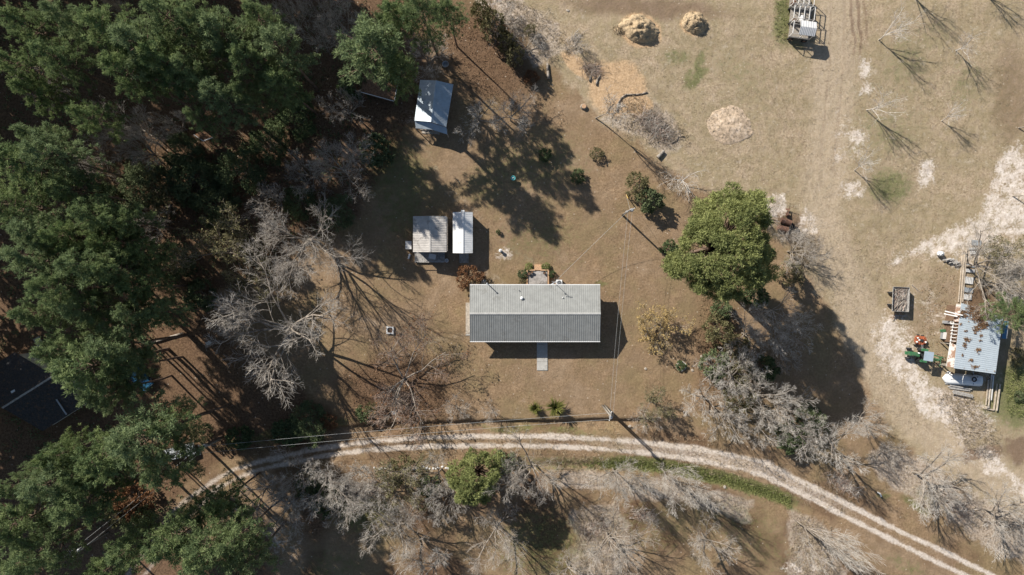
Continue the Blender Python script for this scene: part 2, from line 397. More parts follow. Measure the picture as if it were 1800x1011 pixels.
    c = t.mix(t.math('MULTIPLY', edge(t.math('MULTIPLY', A[1], 0.65), t.math('ADD', t.math('MULTIPLY', nsd, 0.62), t.math('MULTIPLY', nf, 0.38)), 5.0, 0.35), t.ramp(A[1], 0.05, 0.45, 0.0, 0.92)), c, sd)
    # road gravel
    rg = t.mix(t.ramp(nf, 0.3, 0.7), (0.46, 0.385, 0.31), (0.68, 0.60, 0.52))
    c = t.mix(t.math('MULTIPLY', edge(Cm[2], nf, 0.75, 0.42), 0.93), c, rg)
    # scattered pale flecks and stones
    vo = t.voronoi(p, 0.9)
    fl = t.math('LESS_THAN', vo.outputs['Distance'], 0.085)
    c = t.mix(t.math('MULTIPLY', fl, 0.6), c, (0.50, 0.42, 0.33))
    t.color(c)
    h = t.math('ADD', nf, t.math('MULTIPLY', ng, 0.35))
    t.bump(h, 0.9, 0.10)
    return t.m
M_GROUND = ground_material()

def axis(lo, hi, step, far):
    a = np.arange(lo, hi + 1e-6, step); g = step; out_r = []; v = hi
    while v < far: g *= 1.35; v += g; out_r.append(v)
    v = lo; g = step; out_l = []
    while v > -far: g *= 1.35; v -= g; out_l.append(v)
    return np.array(out_l[::-1] + list(a) + out_r)
gx = axis(-82, 82, 0.24, 900); gy = axis(-48, 48, 0.24, 900)
X, Y = np.meshgrid(gx, gy, indexing='ij'); xs = X.ravel(); ys = Y.ravel()
nx, ny = len(gx), len(gy)
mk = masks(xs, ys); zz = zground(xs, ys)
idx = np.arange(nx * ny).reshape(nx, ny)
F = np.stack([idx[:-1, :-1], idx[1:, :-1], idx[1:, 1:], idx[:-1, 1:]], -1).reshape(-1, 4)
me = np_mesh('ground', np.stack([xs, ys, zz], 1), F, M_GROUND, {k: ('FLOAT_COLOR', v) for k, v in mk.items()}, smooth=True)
tag(link('ground', me), kind='structure')

# the gravel lane: a strip of its own over the ground, 12 mm proud
def resample(pts, step):
    pts = np.array([W(*p) for p in pts]); seg = np.hypot(*np.diff(pts, axis=0).T); s = np.concatenate([[0], np.cumsum(seg)])
    q = np.arange(0, s[-1], step); return np.stack([np.interp(q, s, pts[:, 0]), np.interp(q, s, pts[:, 1])], 1)
mid = resample(MID, 0.3)
for _ in range(12): mid[1:-1] = (mid[:-2] + 2 * mid[1:-1] + mid[2:]) / 4
tan = np.gradient(mid, axis=0); tan /= np.linalg.norm(tan, axis=1)[:, None]; nor = np.stack([-tan[:, 1], tan[:, 0]], 1)
ac = np.linspace(-2.0, 2.0, 18)
P = mid[:, None, :] + nor[:, None, :] * ac[None, :, None]; P = P.reshape(-1, 2)
rz_ = zground(P[:, 0], P[:, 1]) + 0.03
idx = np.arange(len(P)).reshape(len(mid), len(ac))
F = np.stack([idx[:-1, :-1], idx[1:, :-1], idx[1:, 1:], idx[:-1, 1:]], -1).reshape(-1, 4)
me = np_mesh('gravel_road', np.column_stack([P, rz_]), F[:, ::-1], M_GROUND, {k: ('FLOAT_COLOR', v) for k, v in masks(P[:, 0], P[:, 1]).items()}, smooth=True)
tag(link('gravel_road', me), kind='structure')

# ------------------------------------------------------------------ vegetation: materials and generators
def leaf_mat(name, c_lo, c_hi, alt, trans=0.25, hue_var=0.25):
    t = NT(name, 0.75, 0.15)
    tint = t.attr('tint').outputs['Fac']
    c = t.mix(tint, c_lo, c_hi)
    c = t.mix(t.math('MULTIPLY', t.rnd(), hue_var), c, alt)
    t.color(c)
    tr = t.n.new('ShaderNodeBsdfTranslucent'); t.val(tr.inputs['Color'], c)
    mx = t.n.new('ShaderNodeMixShader'); mx.inputs[0].default_value = trans
    t.l.new(t.b.outputs[0], mx.inputs[1]); t.l.new(tr.outputs[0], mx.inputs[2])
    t.l.new(mx.outputs[0], t.n['Material Output'].inputs['Surface'])
    return t.m
M_PINE = leaf_mat('pine_needles', (0.070, 0.118, 0.046), (0.275, 0.330, 0.130), (0.225, 0.275, 0.150), 0.4, 0.55)
M_BROAD = leaf_mat('evergreen_leaves', (0.112, 0.140, 0.050), (0.385, 0.405, 0.155), (0.320, 0.320, 0.12), 0.35, 0.3)
M_SHRUB = leaf_mat('shrub_leaves', (0.035, 0.060, 0.024), (0.150, 0.190, 0.080), (0.17, 0.18, 0.10), 0.15, 0.4)
M_OLIVE = leaf_mat('olive_leaves', (0.075, 0.075, 0.030), (0.24, 0.215, 0.105), (0.20, 0.17, 0.10), 0.2, 0.4)
M_RUST = leaf_mat('dry_red_leaves', (0.09, 0.040, 0.018), (0.28, 0.145, 0.070), (0.22, 0.12, 0.07), 0.2, 0.3)
M_GOLD = leaf_mat('yellow_leaves', (0.27, 0.17, 0.045), (0.58, 0.42, 0.17), (0.50, 0.38, 0.2), 0.2, 0.3)
M_YUCCA = leaf_mat('strap_leaves', (0.025, 0.050, 0.012), (0.22, 0.20, 0.05), (0.12, 0.13, 0.04), 0.1, 0.2)
M_DRYTUFT = leaf_mat('dry_grass_blades', (0.17, 0.125, 0.075), (0.50, 0.41, 0.28), (0.36, 0.30, 0.2), 0.15, 0.2)

M_DEADLEAF = leaf_mat('dead_leaves', (0.13, 0.075, 0.04), (0.34, 0.215, 0.125), (0.25, 0.16, 0.1), 0.1, 0.3)
def bark(name, a, b, scale=2.5):
    t = NT(name, 0.9, 0.1); v = t.obj()
    n = t.noise(t.vec(v, (1, 1, 0.35)), scale, 5, 0.7)
    c = t.mix(t.ramp(n, 0.35, 0.68), a, b)
    c = t.mix(t.math('MULTIPLY', t.rnd(), 0.35), c, tuple(x * 0.72 for x in b))
    t.color(c); t.bump(n, 0.6, 0.03); return t.m
M_BARK_PINE = bark('pine_bark', (0.075, 0.050, 0.035), (0.22, 0.155, 0.115))
M_BARK = bark('grey_bark', (0.14, 0.115, 0.09), (0.40, 0.345, 0.285))
M_TWIG = bark('lichen_grey_twigs', (0.30, 0.262, 0.218), (0.64, 0.58, 0.505), 1.2)
M_TWIG_RED = bark('reddish_twigs', (0.22, 0.15, 0.115), (0.50, 0.385, 0.31), 1.2)
M_TWIG_WHITE = bark('bleached_twigs', (0.38, 0.34, 0.29), (0.70, 0.645, 0.57), 1.2)
M_TWIG_OLIVE = bark('olive_twigs', (0.25, 0.21, 0.125), (0.52, 0.45, 0.32), 1.2)

def unit(v): return v / np.maximum(np.linalg.norm(v, axis=-1, keepdims=True), 1e-9)

def leaf_quads(cent, outd, spread, k, L, Wd, r, tint, jitter=0.7, flat=0.0):
    """k diamond leaves round each centre; outd = preferred direction per centre"""
    n = len(cent)
    c = np.repeat(cent, k, 0); o = np.repeat(outd, k, 0); ti = np.repeat(tint, k, 0)
    d = r.normal(size=c.shape); d = unit(d)
    d = unit(o * (1 - jitter) + d * jitter)
    st = c + unit(r.normal(size=c.shape)) * (r.random((n * k, 1)) ** 0.5) * spread
    ll = L * (0.6 + 0.8 * r.random((n * k, 1))); ww = Wd * (0.7 + 0.6 * r.random((n * k, 1)))
    s = unit(np.cross(d, unit(r.normal(size=c.shape) * np.array([1, 1, 1 - flat]))))
    a = st; b = st + d * ll * 0.45 + s * ww; e = st + d * ll; f = st + d * ll * 0.45 - s * ww
    V = np.stack([a, b, e, f], 1).reshape(-1, 3)
    F = np.arange(n * k * 4).reshape(-1, 4)
    ti = np.clip(ti + r.normal(size=ti.shape) * 0.12, 0, 1)
    return V, F, np.repeat(ti, 4)

def tubes(segs, sides):
    """segs list of (p0,p1,r0,r1) -> V,F quads"""
    P0 = np.array([s[0] for s in segs], float); P1 = np.array([s[1] for s in segs], float)
    R0 = np.array([s[2] for s in segs]); R1 = np.array([s[3] for s in segs])
    d = unit(P1 - P0); h = np.where(np.abs(d[:, 2:3]) > 0.9, np.array([[1.0, 0, 0]]), np.array([[0, 0, 1.0]]))
    u = unit(np.cross(d, h)); w = np.cross(d, u)
    a = 2 * np.pi * np.arange(sides) / sides
    ring = u[:, None, :] * np.cos(a)[None, :, None] + w[:, None, :] * np.sin(a)[None, :, None]
    A = P0[:, None, :] + ring * R0[:, None, None]; B = P1[:, None, :] + ring * R1[:, None, None]
    V = np.concatenate([A, B], 1).reshape(-1, 3); n = len(segs)
    i = np.arange(sides); f = np.stack([i, (i + 1) % sides, sides + (i + 1) % sides, sides + i], 1)
    F = (f[None] + (np.arange(n) * 2 * sides)[:, None, None]).reshape(-1, 4)
    return V, F
def tube_mesh(name, segs_big, segs_small, mat, sb=6, ssm=3):
    Vs, Fs, o = [], [], 0
    for sg, sd in ((segs_big, sb), (segs_small, ssm)):
        if not sg: continue
        V, F = tubes(sg, sd); Vs.append(V); Fs.append(F + o); o += len(V)
    return np_mesh(name, np.concatenate(Vs), np.concatenate(Fs), mat, smooth=True)

def gen_pine(seed, H=24.0, R=4.2, cf=0.45, nb=44, mat=None, k=34, dens=10, L=0.48, Wd=0.05):
    r = np.random.default_rng(seed); mat = mat or M_PINE
    # trunk with a slight bend
    npt = 9; zs = np.linspace(0, H * 0.985, npt); bx = np.cumsum(r.normal(0, 0.10, npt)); by = np.cumsum(r.normal(0, 0.10, npt)); bx -= bx[0]; by -= by[0]
    rad = lambda z: 0.24 * (H / 24) * (1 - z / H) ** 0.8 + 0.025
    at = lambda z: np.array([np.interp(z, zs, bx), np.interp(z, zs, by), z])
    big = [(at(a) if i else np.array([0, 0, -0.3]), at(b), rad(a), rad(b)) for i, (a, b) in enumerate(zip(zs[:-1], zs[1:]))]
    small = []; cents = []; outs = []; tints = []
    for i in range(nb):
        t = (i + r.random()) / nb; z = H * (1 - cf) + H * cf * 0.97 * t
        if r.random() < 0.18: continue
        az = i * 2.39996 + r.normal(0, 0.35)
        Lb = R * ((1 - t ** 1.7) * (0.62 + 0.45 * r.random()) + 0.13)
        el = -0.12 + 0.75 * t + r.normal(0, 0.12)
        d = np.array([math.cos(az) * math.cos(el), math.sin(az) * math.cos(el), math.sin(el)])
        p0 = at(z); p1 = p0 + d * Lb * 0.55; d2 = unit(d + np.array([0, 0, 0.25])); p2 = p1 + d2 * Lb * 0.45
        rb = 0.018 + 0.016 * Lb
        small += [(p0, p1, rb, rb * 0.7), (p1, p2, rb * 0.7, 0.015)]
        side = np.array([-math.sin(az), math.cos(az), 0]); bt = r.random()
        m = max(3, int(dens * Lb / R * (0.8 + 0.4 * r.random())) + 1)
        for j in range(m):
            s = 0.30 + 0.72 * (j + r.random()) / m
            q = p0 + d * Lb * s + np.array([0, 0, 0.15 * s]) + side * r.normal(0, 0.17) * Lb * (1.1 - 0.5 * s) + np.array([0, 0, r.normal(0, 0.18)])
            cents.append(q); outs.append(unit(d * 0.9 + np.array([0, 0, 0.5]))); tints.append(0.45 * bt + 0.55 * r.random())
    for j in range(4): cents.append(at(H * (0.93 + 0.02 * j)) + r.normal(0, 0.2, 3)); outs.append(np.array([0, 0, 1.0])); tints.append(r.random())
    V, F, ti = leaf_quads(np.array(cents), np.array(outs), 0.34, k, L, Wd, r, np.array(tints), 0.62)
    return (tube_mesh('trunk', big, small, M_BARK_PINE, 7, 3), np_mesh('crown', V, F, mat, {'tint': ('FLOAT', ti)}))

def gen_blob(seed, H, R, z0, lumps, per, k, L, Wd, mat, barkm, lump_r=0.34, flat=0.8, stems=1, jit=0.7, irr=0.12):
    """broad crown of many leafy lumps on a limbed trunk"""
    r = np.random.default_rng(seed); cents = []; outs = []; tints = []; big = []; small = []
    c0 = np.array([0, 0, (H + z0) / 2]); hz = (H - z0) / 2
    bases = [np.array([r.normal(0, 0.08 * R), r.normal(0, 0.08 * R), -0.15]) if stems > 1 else np.array([0, 0, -0.2]) for _ in range(stems)]
    fork = [np.array([b[0] * 1.5, b[1] * 1.5, z0 + 0.15 * (H - z0)]) for b in bases]
    tr = 0.028 * H + 0.02
    for b, f in zip(bases, fork): big.append((b, f, tr / stems ** 0.5, tr * 0.65 / stems ** 0.5))
    for i in range(lumps):
        t = (i + 0.5) / lumps; z = min(-0.55 + 1.56 * t, 0.995); rr = math.sqrt(max(0.0, 1 - z * z)) * (0.72 + 0.3 * r.random())
        az = i * 2.39996 + r.normal(0, 0.3); rr *= 1 + irr * (0.6 * math.sin(2 * az + seed) + 0.5 * math.sin(3 * az + 2.1 * seed) + 0.3 * math.sin(5 * az + seed))
        p = c0 + np.array([math.cos(az) * rr * R, math.sin(az) * rr * R, z * hz * (0.9 + 0.15 * r.random())])
        lr = R * lump_r * (0.65 + 0.6 * r.random())
        f = fork[i % stems]; m_ = f * 0.55 + p * 0.45 + r.normal(0, 0.06 * R, 3)
        small += [(f, m_, tr * 0.4 / stems ** 0.5, tr * 0.22 / stems ** 0.5), (m_, p, tr * 0.22 / stems ** 0.5, 0.012)]
        od = unit(p - (c0 - np.array([0, 0, hz * 0.5])))
        lt = r.random()
        q = unit(r.normal(size=(per, 3)) + od * 0.7); q[:, 2] *= flat
        rad = (0.55 + 0.5 * r.random((per, 1)))
        cents.append(p + q * lr * rad); outs.append(unit(q + od * 0.3 + np.array([0, 0, 0.3]))); tints.append(0.4 * lt + 0.6 * r.random(per))
    V, F, ti = leaf_quads(np.concatenate(cents), np.concatenate(outs), 0.25 * R * lump_r, k, L, Wd, r, np.concatenate(tints), jit)
    return (tube_mesh('trunk', big, small, barkm, 6, 3), np_mesh('crown', V, F, mat, {'tint': ('FLOAT', ti)}))

def gen_bare(seed, H, R, fork=0.25, nlimb=5, counts=(6, 6, 5), up=0.12, spread=0.75, twig=M_TWIG, lean=(0, 0), stems=1, barkm=None, rt=0.018, leafs=None, reach=1.0, rk=1.0):
    """leafless tree: limbs, branches, twigs. R, H scale the final extents"""
    r = np.random.default_rng(seed); lv = {0: [], 1: [], 2: [], 3: [], 4: []}
    def go(p, d, Ln, rad, lev):
        n = 4 if lev < 3 else (3 if lev == 3 else 2)
        pts = [p]; dirs = [d]
        for i in range(n):
            d = unit(d + r.normal(0, 0.17 if lev else 0.05, 3) + np.array([0, 0, up if lev > 1 else 0.03]))
            q = pts[-1] + d * Ln / n; pts.append(q); dirs.append(d)
            ra = rad * (1 - 0.62 * i / n); rb = rad * (1 - 0.62 * (i + 1) / n)
            lv[lev].append((pts[-2], q, max(ra, rt * (1.0 if lev < 4 else 0.8)), max(rb, rt * (0.9 if lev < 4 else 0.5))))
        if lev >= 4: return
        cnt = nlimb if lev == 0 else counts[lev - 1]
        for j in range(cnt):
            if lev == 0: s = 1.0 - 0.55 * (j / max(1, cnt)) * r.random()
            else: s = 0.28 + 0.72 * (j + 0.5 * r.random()) / cnt
            s = min(s, 0.999) * n; i = int(s); f = s - i
            q = pts[i] * (1 - f) + pts[i + 1] * f; dd = dirs[i + 1]
            a = (j * 2.39996 + r.normal(0, 0.4)); u = unit(np.cross(dd, np.array([0.31, 0.77, 0.55]))); w = np.cross(dd, u)
            ang = (spread if lev == 0 else 0.75) * (0.7 + 0.5 * r.random())
            nd = unit(dd * math.cos(ang) + (u * math.cos(a) + w * math.sin(a)) * math.sin(ang))
            if lev >= 1 and nd[2] < -0.25: nd[2] *= 0.3; nd = unit(nd)
            fac = {0: 1.9, 1: 0.52, 2: 0.52, 3: 0.55}[lev] * (0.75 + 0.5 * r.random()) * (1.0 if lev == 0 else 1.15 - 0.55 * (s / n))
            go(q, nd, Ln * fac if lev else H * 0.42 * (0.75 + 0.5 * r.random()) * reach, rad * {0: 0.58, 1: 0.42, 2: 0.40, 3: 0.5}[lev] * (0.8 + 0.3 * r.random()), lev + 1)
    for s in range(stems):
        b = np.array([0.0, 0, -0.25]) if stems == 1 else np.array([r.normal(0, 0.12), r.normal(0, 0.12), -0.25]) * (R / 3)
        tilt = 0.04 if stems == 1 else 0.5
        d0 = unit(np.array([lean[0] + r.normal(0, tilt), lean[1] + r.normal(0, tilt), 1.0]))
        go(b, d0, H * fork, rk * (0.022 * H + 0.02) / (stems ** 0.4), 0)
    allp = np.array([s[1] for l in lv.values() for s in l]); tw = np.array([s[1] for s in lv[4]])
    off = allp - np.array([0, 0, 0]); rad_now = np.percentile(np.hypot(tw[:, 0] - tw[:, 0].mean(), tw[:, 1] - tw[:, 1].mean()), 86); h_now = allp[:, 2].max()
    sx, sz = R / rad_now, H / h_now; sc = np.array([sx, sx, sz])
    for l in lv: lv[l] = [(a * sc, b * sc, ra, rb) for a, b, ra, rb in lv[l]]
    tm = tube_mesh('trunk', lv[0] + lv[1], lv[2], barkm or M_BARK, 6, 4)
    cm = tube_mesh('crown', [], lv[3] + lv[4], twig, 4, 3)
    lm = None
    if leafs:
        ends = np.array([s[1] for s in lv[4]]); keep = r.random(len(ends)) < leafs[1]; e = ends[keep]
        if len(e):
            V, F, ti = leaf_quads(e, unit(r.normal(size=e.shape)), 0.15, leafs[2], leafs[3], leafs[3] * 0.4, r, r.random(len(e)), 0.9)
            lm = np_mesh('foliage', V, F, leafs[0], {'tint': ('FLOAT', ti)})
    return (tm, cm, lm)

def plant(name, meshes, label, cat, group, px, py, h_ref, scale=1.0, rz=0.0, zscale=None, tilt=(0, 0), base=False):
    """stand a plant so that its point at height h_ref shows at photo pixel (px,py); base=True: px,py is its foot"""
    x, y = W(px, py, 0 if base else h_ref)
    zg = float(zground(np.array([x]), np.array([y]))[0])
    root = thing(name, label, cat, (x, y, zg), rz, group)
    root.scale = (scale, scale, zscale or scale); root.rotation_euler = (tilt[0], tilt[1], rz)
    for m in meshes:
        if m is not None: link(m.name.split('.')[0], m, root)
    return root

# ------------------------------------------------------------------ trees
PINES = [gen_pine(100 + i, 24.0, 4.3 + 0.5 * (i % 3), 0.42 + 0.05 * (i % 2), 46 + 4 * (i % 3)) for i in range(6)]
# (crown px, py, crown radius px, height m, label)
pines = [
 (655,75,66,22,'big bushy bright green pine at the wood edge over the leaf covered shed'),
 (700,120,38,19,'lower dark pine at the south edge of the bushy pine by the leaf covered shed'),
 (742,18,50,22,'loose dark pine at the top edge above the metal roofed cabin'),
 (690,25,42,20,'dark pine squeezed between the bushy pine and the loose pine above the cabin'),
 (790,22,30,16,'thin small pine reaching right from the wood edge beside the orange leaf bank'),
 (190,45,58,25,'pale topped pine at the top of the left wood, nearest the small grey bare crown'),
 (245,85,52,26,'tall olive green pine in the middle of the bright stand at upper left'),
 (300,28,52,25,'tall pine at the very top between two paler pines of the bright stand'),
 (355,40,50,24,'yellowish green pine at the right of the topmost pine in the bright stand'),
 (215,125,44,24,'dark green pine on the lower left side of the bright stand'),
 (290,110,46,25,'pine with a ragged crown in the heart of the bright stand'),
 (335,135,44,23,'lower pine on the south side of the bright stand, above the deep shade'),
 (395,65,48,24,'pine at the right side of the bright stand beside the sunlit straw strips'),
 (385,175,42,22,'dark pine south of the bright stand, above the tin lean-to'),
 (440,110,42,23,'pine between sunlit straw strips right of the bright stand'),
 (485,85,48,23,'round green pine standing right of the straw strips and left of the bare thicket'),
 (455,35,36,22,'small pine at the top edge left of the grey bare thicket'),
 (350,205,26,19,'small green pine just above the white edged tin lean-to'),
 (495,145,40,20,'shaded pine below the round green pine beside the bare thicket'),
 (430,160,30,19,'low shaded pine among pine straw right of the lean-to'),
 (100,105,42,23,'bluish green pine left of the bright stand with a star shaped crown'),
 (120,30,38,23,'dark pine at the top edge between the corner and the bright stand'),
 (48,42,40,22,'dark pine in the top left corner of the wood'),
 (20,110,36,22,'deep green pine at the left edge below the corner pine'),
 (60,165,34,20,'shaded pine at the left edge above the dim bare tree'),
 (35,290,58,24,'sunlit pine at the left edge halfway down the upper half'),
 (95,275,50,24,'olive lit pine right of the left edge pine in the mid wood'),
 (75,240,36,22,'pine on the upper side of the mid left pair with its top in light'),
 (125,330,40,21,'shaded bluish pine below the mid left pair'),
 (25,360,50,22,'dim pine at the left edge below the sunlit one'),
 (75,405,48,23,'greyish green pine left of the clumpy row in the mid wood'),
 (55,450,52,24,'pale green pine at the left, next to the clumpy pine row'),
 (115,415,38,23,'pine with separate needle clumps above the clumpy row'),
 (150,460,46,25,'clumpy pine in the middle of the left wood with light tufts'),
 (205,470,42,22,'right hand clumpy pine of the mid wood with scattered light tufts'),
 (95,510,48,25,'bright grey green pine above the shaded yard of the dark roofed house'),
 (70,550,34,22,'pine hanging over the bare yard by the dark roofed house'),
 (150,540,44,22,'dark pine below the bright grey green pine'),
 (190,425,36,20,'dark bluish pine behind the clumpy pines'),
 (240,500,38,19,'dim pine right of the clumpy pines beside a fallen log'),
 (255,445,32,18,'dim small pine in the deep shade east of the clumpy pines'),
 (150,640,72,25,'large pale olive pine covering the corner of the dark roofed house'),
 (205,605,48,23,'pine joined to the upper right of the large pale olive pine'),
 (110,610,44,23,'pine on the upper left of the large pale olive pine'),
 (185,690,42,21,'lower pine skirt between the dark roofed house and the blue car'),
 (215,650,36,20,'pine overhanging the parked blue car'),
 (245,775,68,25,'large grey green pine at left centre of the lower wood'),
 (305,750,46,21,'dark green pine touching the utility pole by the lane end'),
 (190,800,52,24,'pine on the left flank of the large grey green pine of the lower wood'),
 (290,820,46,22,'dark pine on the lower right of the large grey green pine'),
 (95,850,56,24,'broad olive pine in the lower left wood'),
 (135,890,52,24,'pine below the broad olive pine, next to the brown dry bush'),
 (105,800,34,22,'small crown above the broad olive pine at the house end'),
 (150,835,38,22,'pine wedged between the broad olive pine and the large grey green pine'),
 (35,920,50,23,'dark bluish pine at the lower left edge'),
 (30,850,34,21,'shaded pine at the left edge beside the straw ground'),
 (70,970,50,24,'pine in the bottom left corner with bare dead limbs'),
 (15,1000,40,22,'pine cut by the bottom left corner of the view'),
 (360,970,62,23,'bright bushy pine at the bottom edge left of the grey bare row'),
 (420,945,46,22,'bright pine at the right end of the bottom pine clump'),
 (300,950,48,22,'pine in the middle of the bottom clump beside the sandy lane'),
 (235,965,46,21,'pine at the left end of the bottom clump, next to the utility pole top'),
 (195,995,42,20,'pine cut by the bottom edge left of the sandy lane'),
 (420,1000,44,22,'pine cut by the bottom edge at the right end of the bottom clump'),
 (390,880,36,17,'dark shaded pine just below the curve of the lane'),
 (345,905,32,16,'dark small pine where the lane disappears under the trees'),
 (172,378,38,23,'pine with mixed light and dark boughs above the clumpy pines of the mid wood'),
 (232,548,36,20,'dim pine just above the blue car and left of the long fallen trunk'),
 (283,548,34,18,'shaded pine above the long fallen trunk, furthest right in the mid wood'),
 (212,385,34,21,'dark pine bordering the deepest shade of the mid wood'),
 (160,205,34,21,'small shaded pine between the two dim bare trees and the star shaped crown'),
 (1786,556,36,11,'small bright pine at the right edge above the barn corner'),
]
for i, (px, py, rp, h, lab) in enumerate(pines):
    m = PINES[i % 6]; k = (HC - 0.8 * h) / HC
    R = 4.3 + 0.5 * ((i % 6) % 3); sc = 1.02 * rp * S * k / (R * 0.93)
    plant('pine_tree', m, lab, 'pine tree', 'pines of the wood' if px < 850 else 'pines by the barn', px, py, h * 0.8, sc, rng.random() * 6.28, h / 24.0)

BROAD = gen_blob(302, 23.0, 6.3, 10.5, 120, 34, 26, 0.34, 0.05, M_BROAD, M_BARK_PINE, 0.21, 0.75, irr=0.24)
plant('evergreen_tree', BROAD, 'broad yellow green evergreen, the largest crown right of the house', 'evergreen tree', None, 1281, 434, 18.0, 0.95, 0.6)
CEDAR = gen_blob(302, 12.0, 3.6, 2.0, 60, 26, 22, 0.32, 0.05, M_BROAD, M_BARK_PINE, 0.25, 0.8, irr=0.22)
plant('evergreen_tree', CEDAR, 'single round green evergreen standing south of the gravel lane', 'evergreen tree', None, 834, 846, 8.5, 0.9, 0.2)

spec = {}
spec['wide'] = [gen_bare(400 + i, 15, 8.0, 0.20, 8, (8, 8, 7), 0.08, 0.85, M_TWIG, rt=0.013, rk=0.85) for i in range(3)]
spec['round'] = [gen_bare(420 + i, 10, 4.2, 0.22, 7, (7, 7, 7), 0.12, 0.8, M_TWIG_WHITE, rt=0.011, barkm=M_BARK, rk=0.75) for i in range(4)]
spec['twiggy'] = [gen_bare(440 + i, 6, 3.2, 0.14, 5, (6, 6, 7), 0.14, 0.85, M_TWIG, stems=2, rt=0.010) for i in range(3)]
spec['young'] = [gen_bare(460 + i, 8, 2.2, 0.20, 6, (5, 4, 4), 0.16, 0.42, M_TWIG_WHITE, rt=0.009, barkm=M_TWIG_WHITE, rk=0.5) for i in range(3)]
spec['tall'] = [gen_bare(510 + i, 14, 3.4, 0.14, 8, (7, 7, 6), 0.14, 0.5, M_TWIG_WHITE, rt=0.011, barkm=M_BARK, rk=0.45) for i in range(2)]
spec['red'] = [gen_bare(480, 8, 7.0, 0.12, 7, (7, 7, 6), 0.03, 0.95, M_TWIG_RED, rt=0.013, leafs=(M_RUST, 0.16, 2, 0.2))]
spec['olive'] = [gen_bare(490 + i, 8, 4.4, 0.18, 6, (7, 7, 6), 0.12, 0.75, M_TWIG_OLIVE, rt=0.016, leafs=(M_OLIVE, 0.5, 2, 0.22)) for i in range(2)]
spec['gold'] = [gen_bare(495, 5.5, 3.7, 0.12, 5, (6, 5, 6), 0.12, 0.8, M_TWIG_OLIVE, stems=2, rt=0.013, leafs=(M_GOLD, 0.55, 2, 0.17))]
spec['lean'] = [gen_bare(500 + i, 10, 2.6, 0.42, 5, (6, 5, 5), 0.10, 0.55, M_TWIG_WHITE, rt=0.012, barkm=M_BARK, rk=0.6) for i in range(2)]
nomR = dict(tall=3.4, wide=8.0, round=4.2, twiggy=3.2, young=1.9, red=7.0, olive=4.4, gold=3.7, lean=2.6)
nomH = dict(tall=14, wide=15, round=10, twiggy=6, young=8, red=8, olive=8, gold=5.5, lean=10)
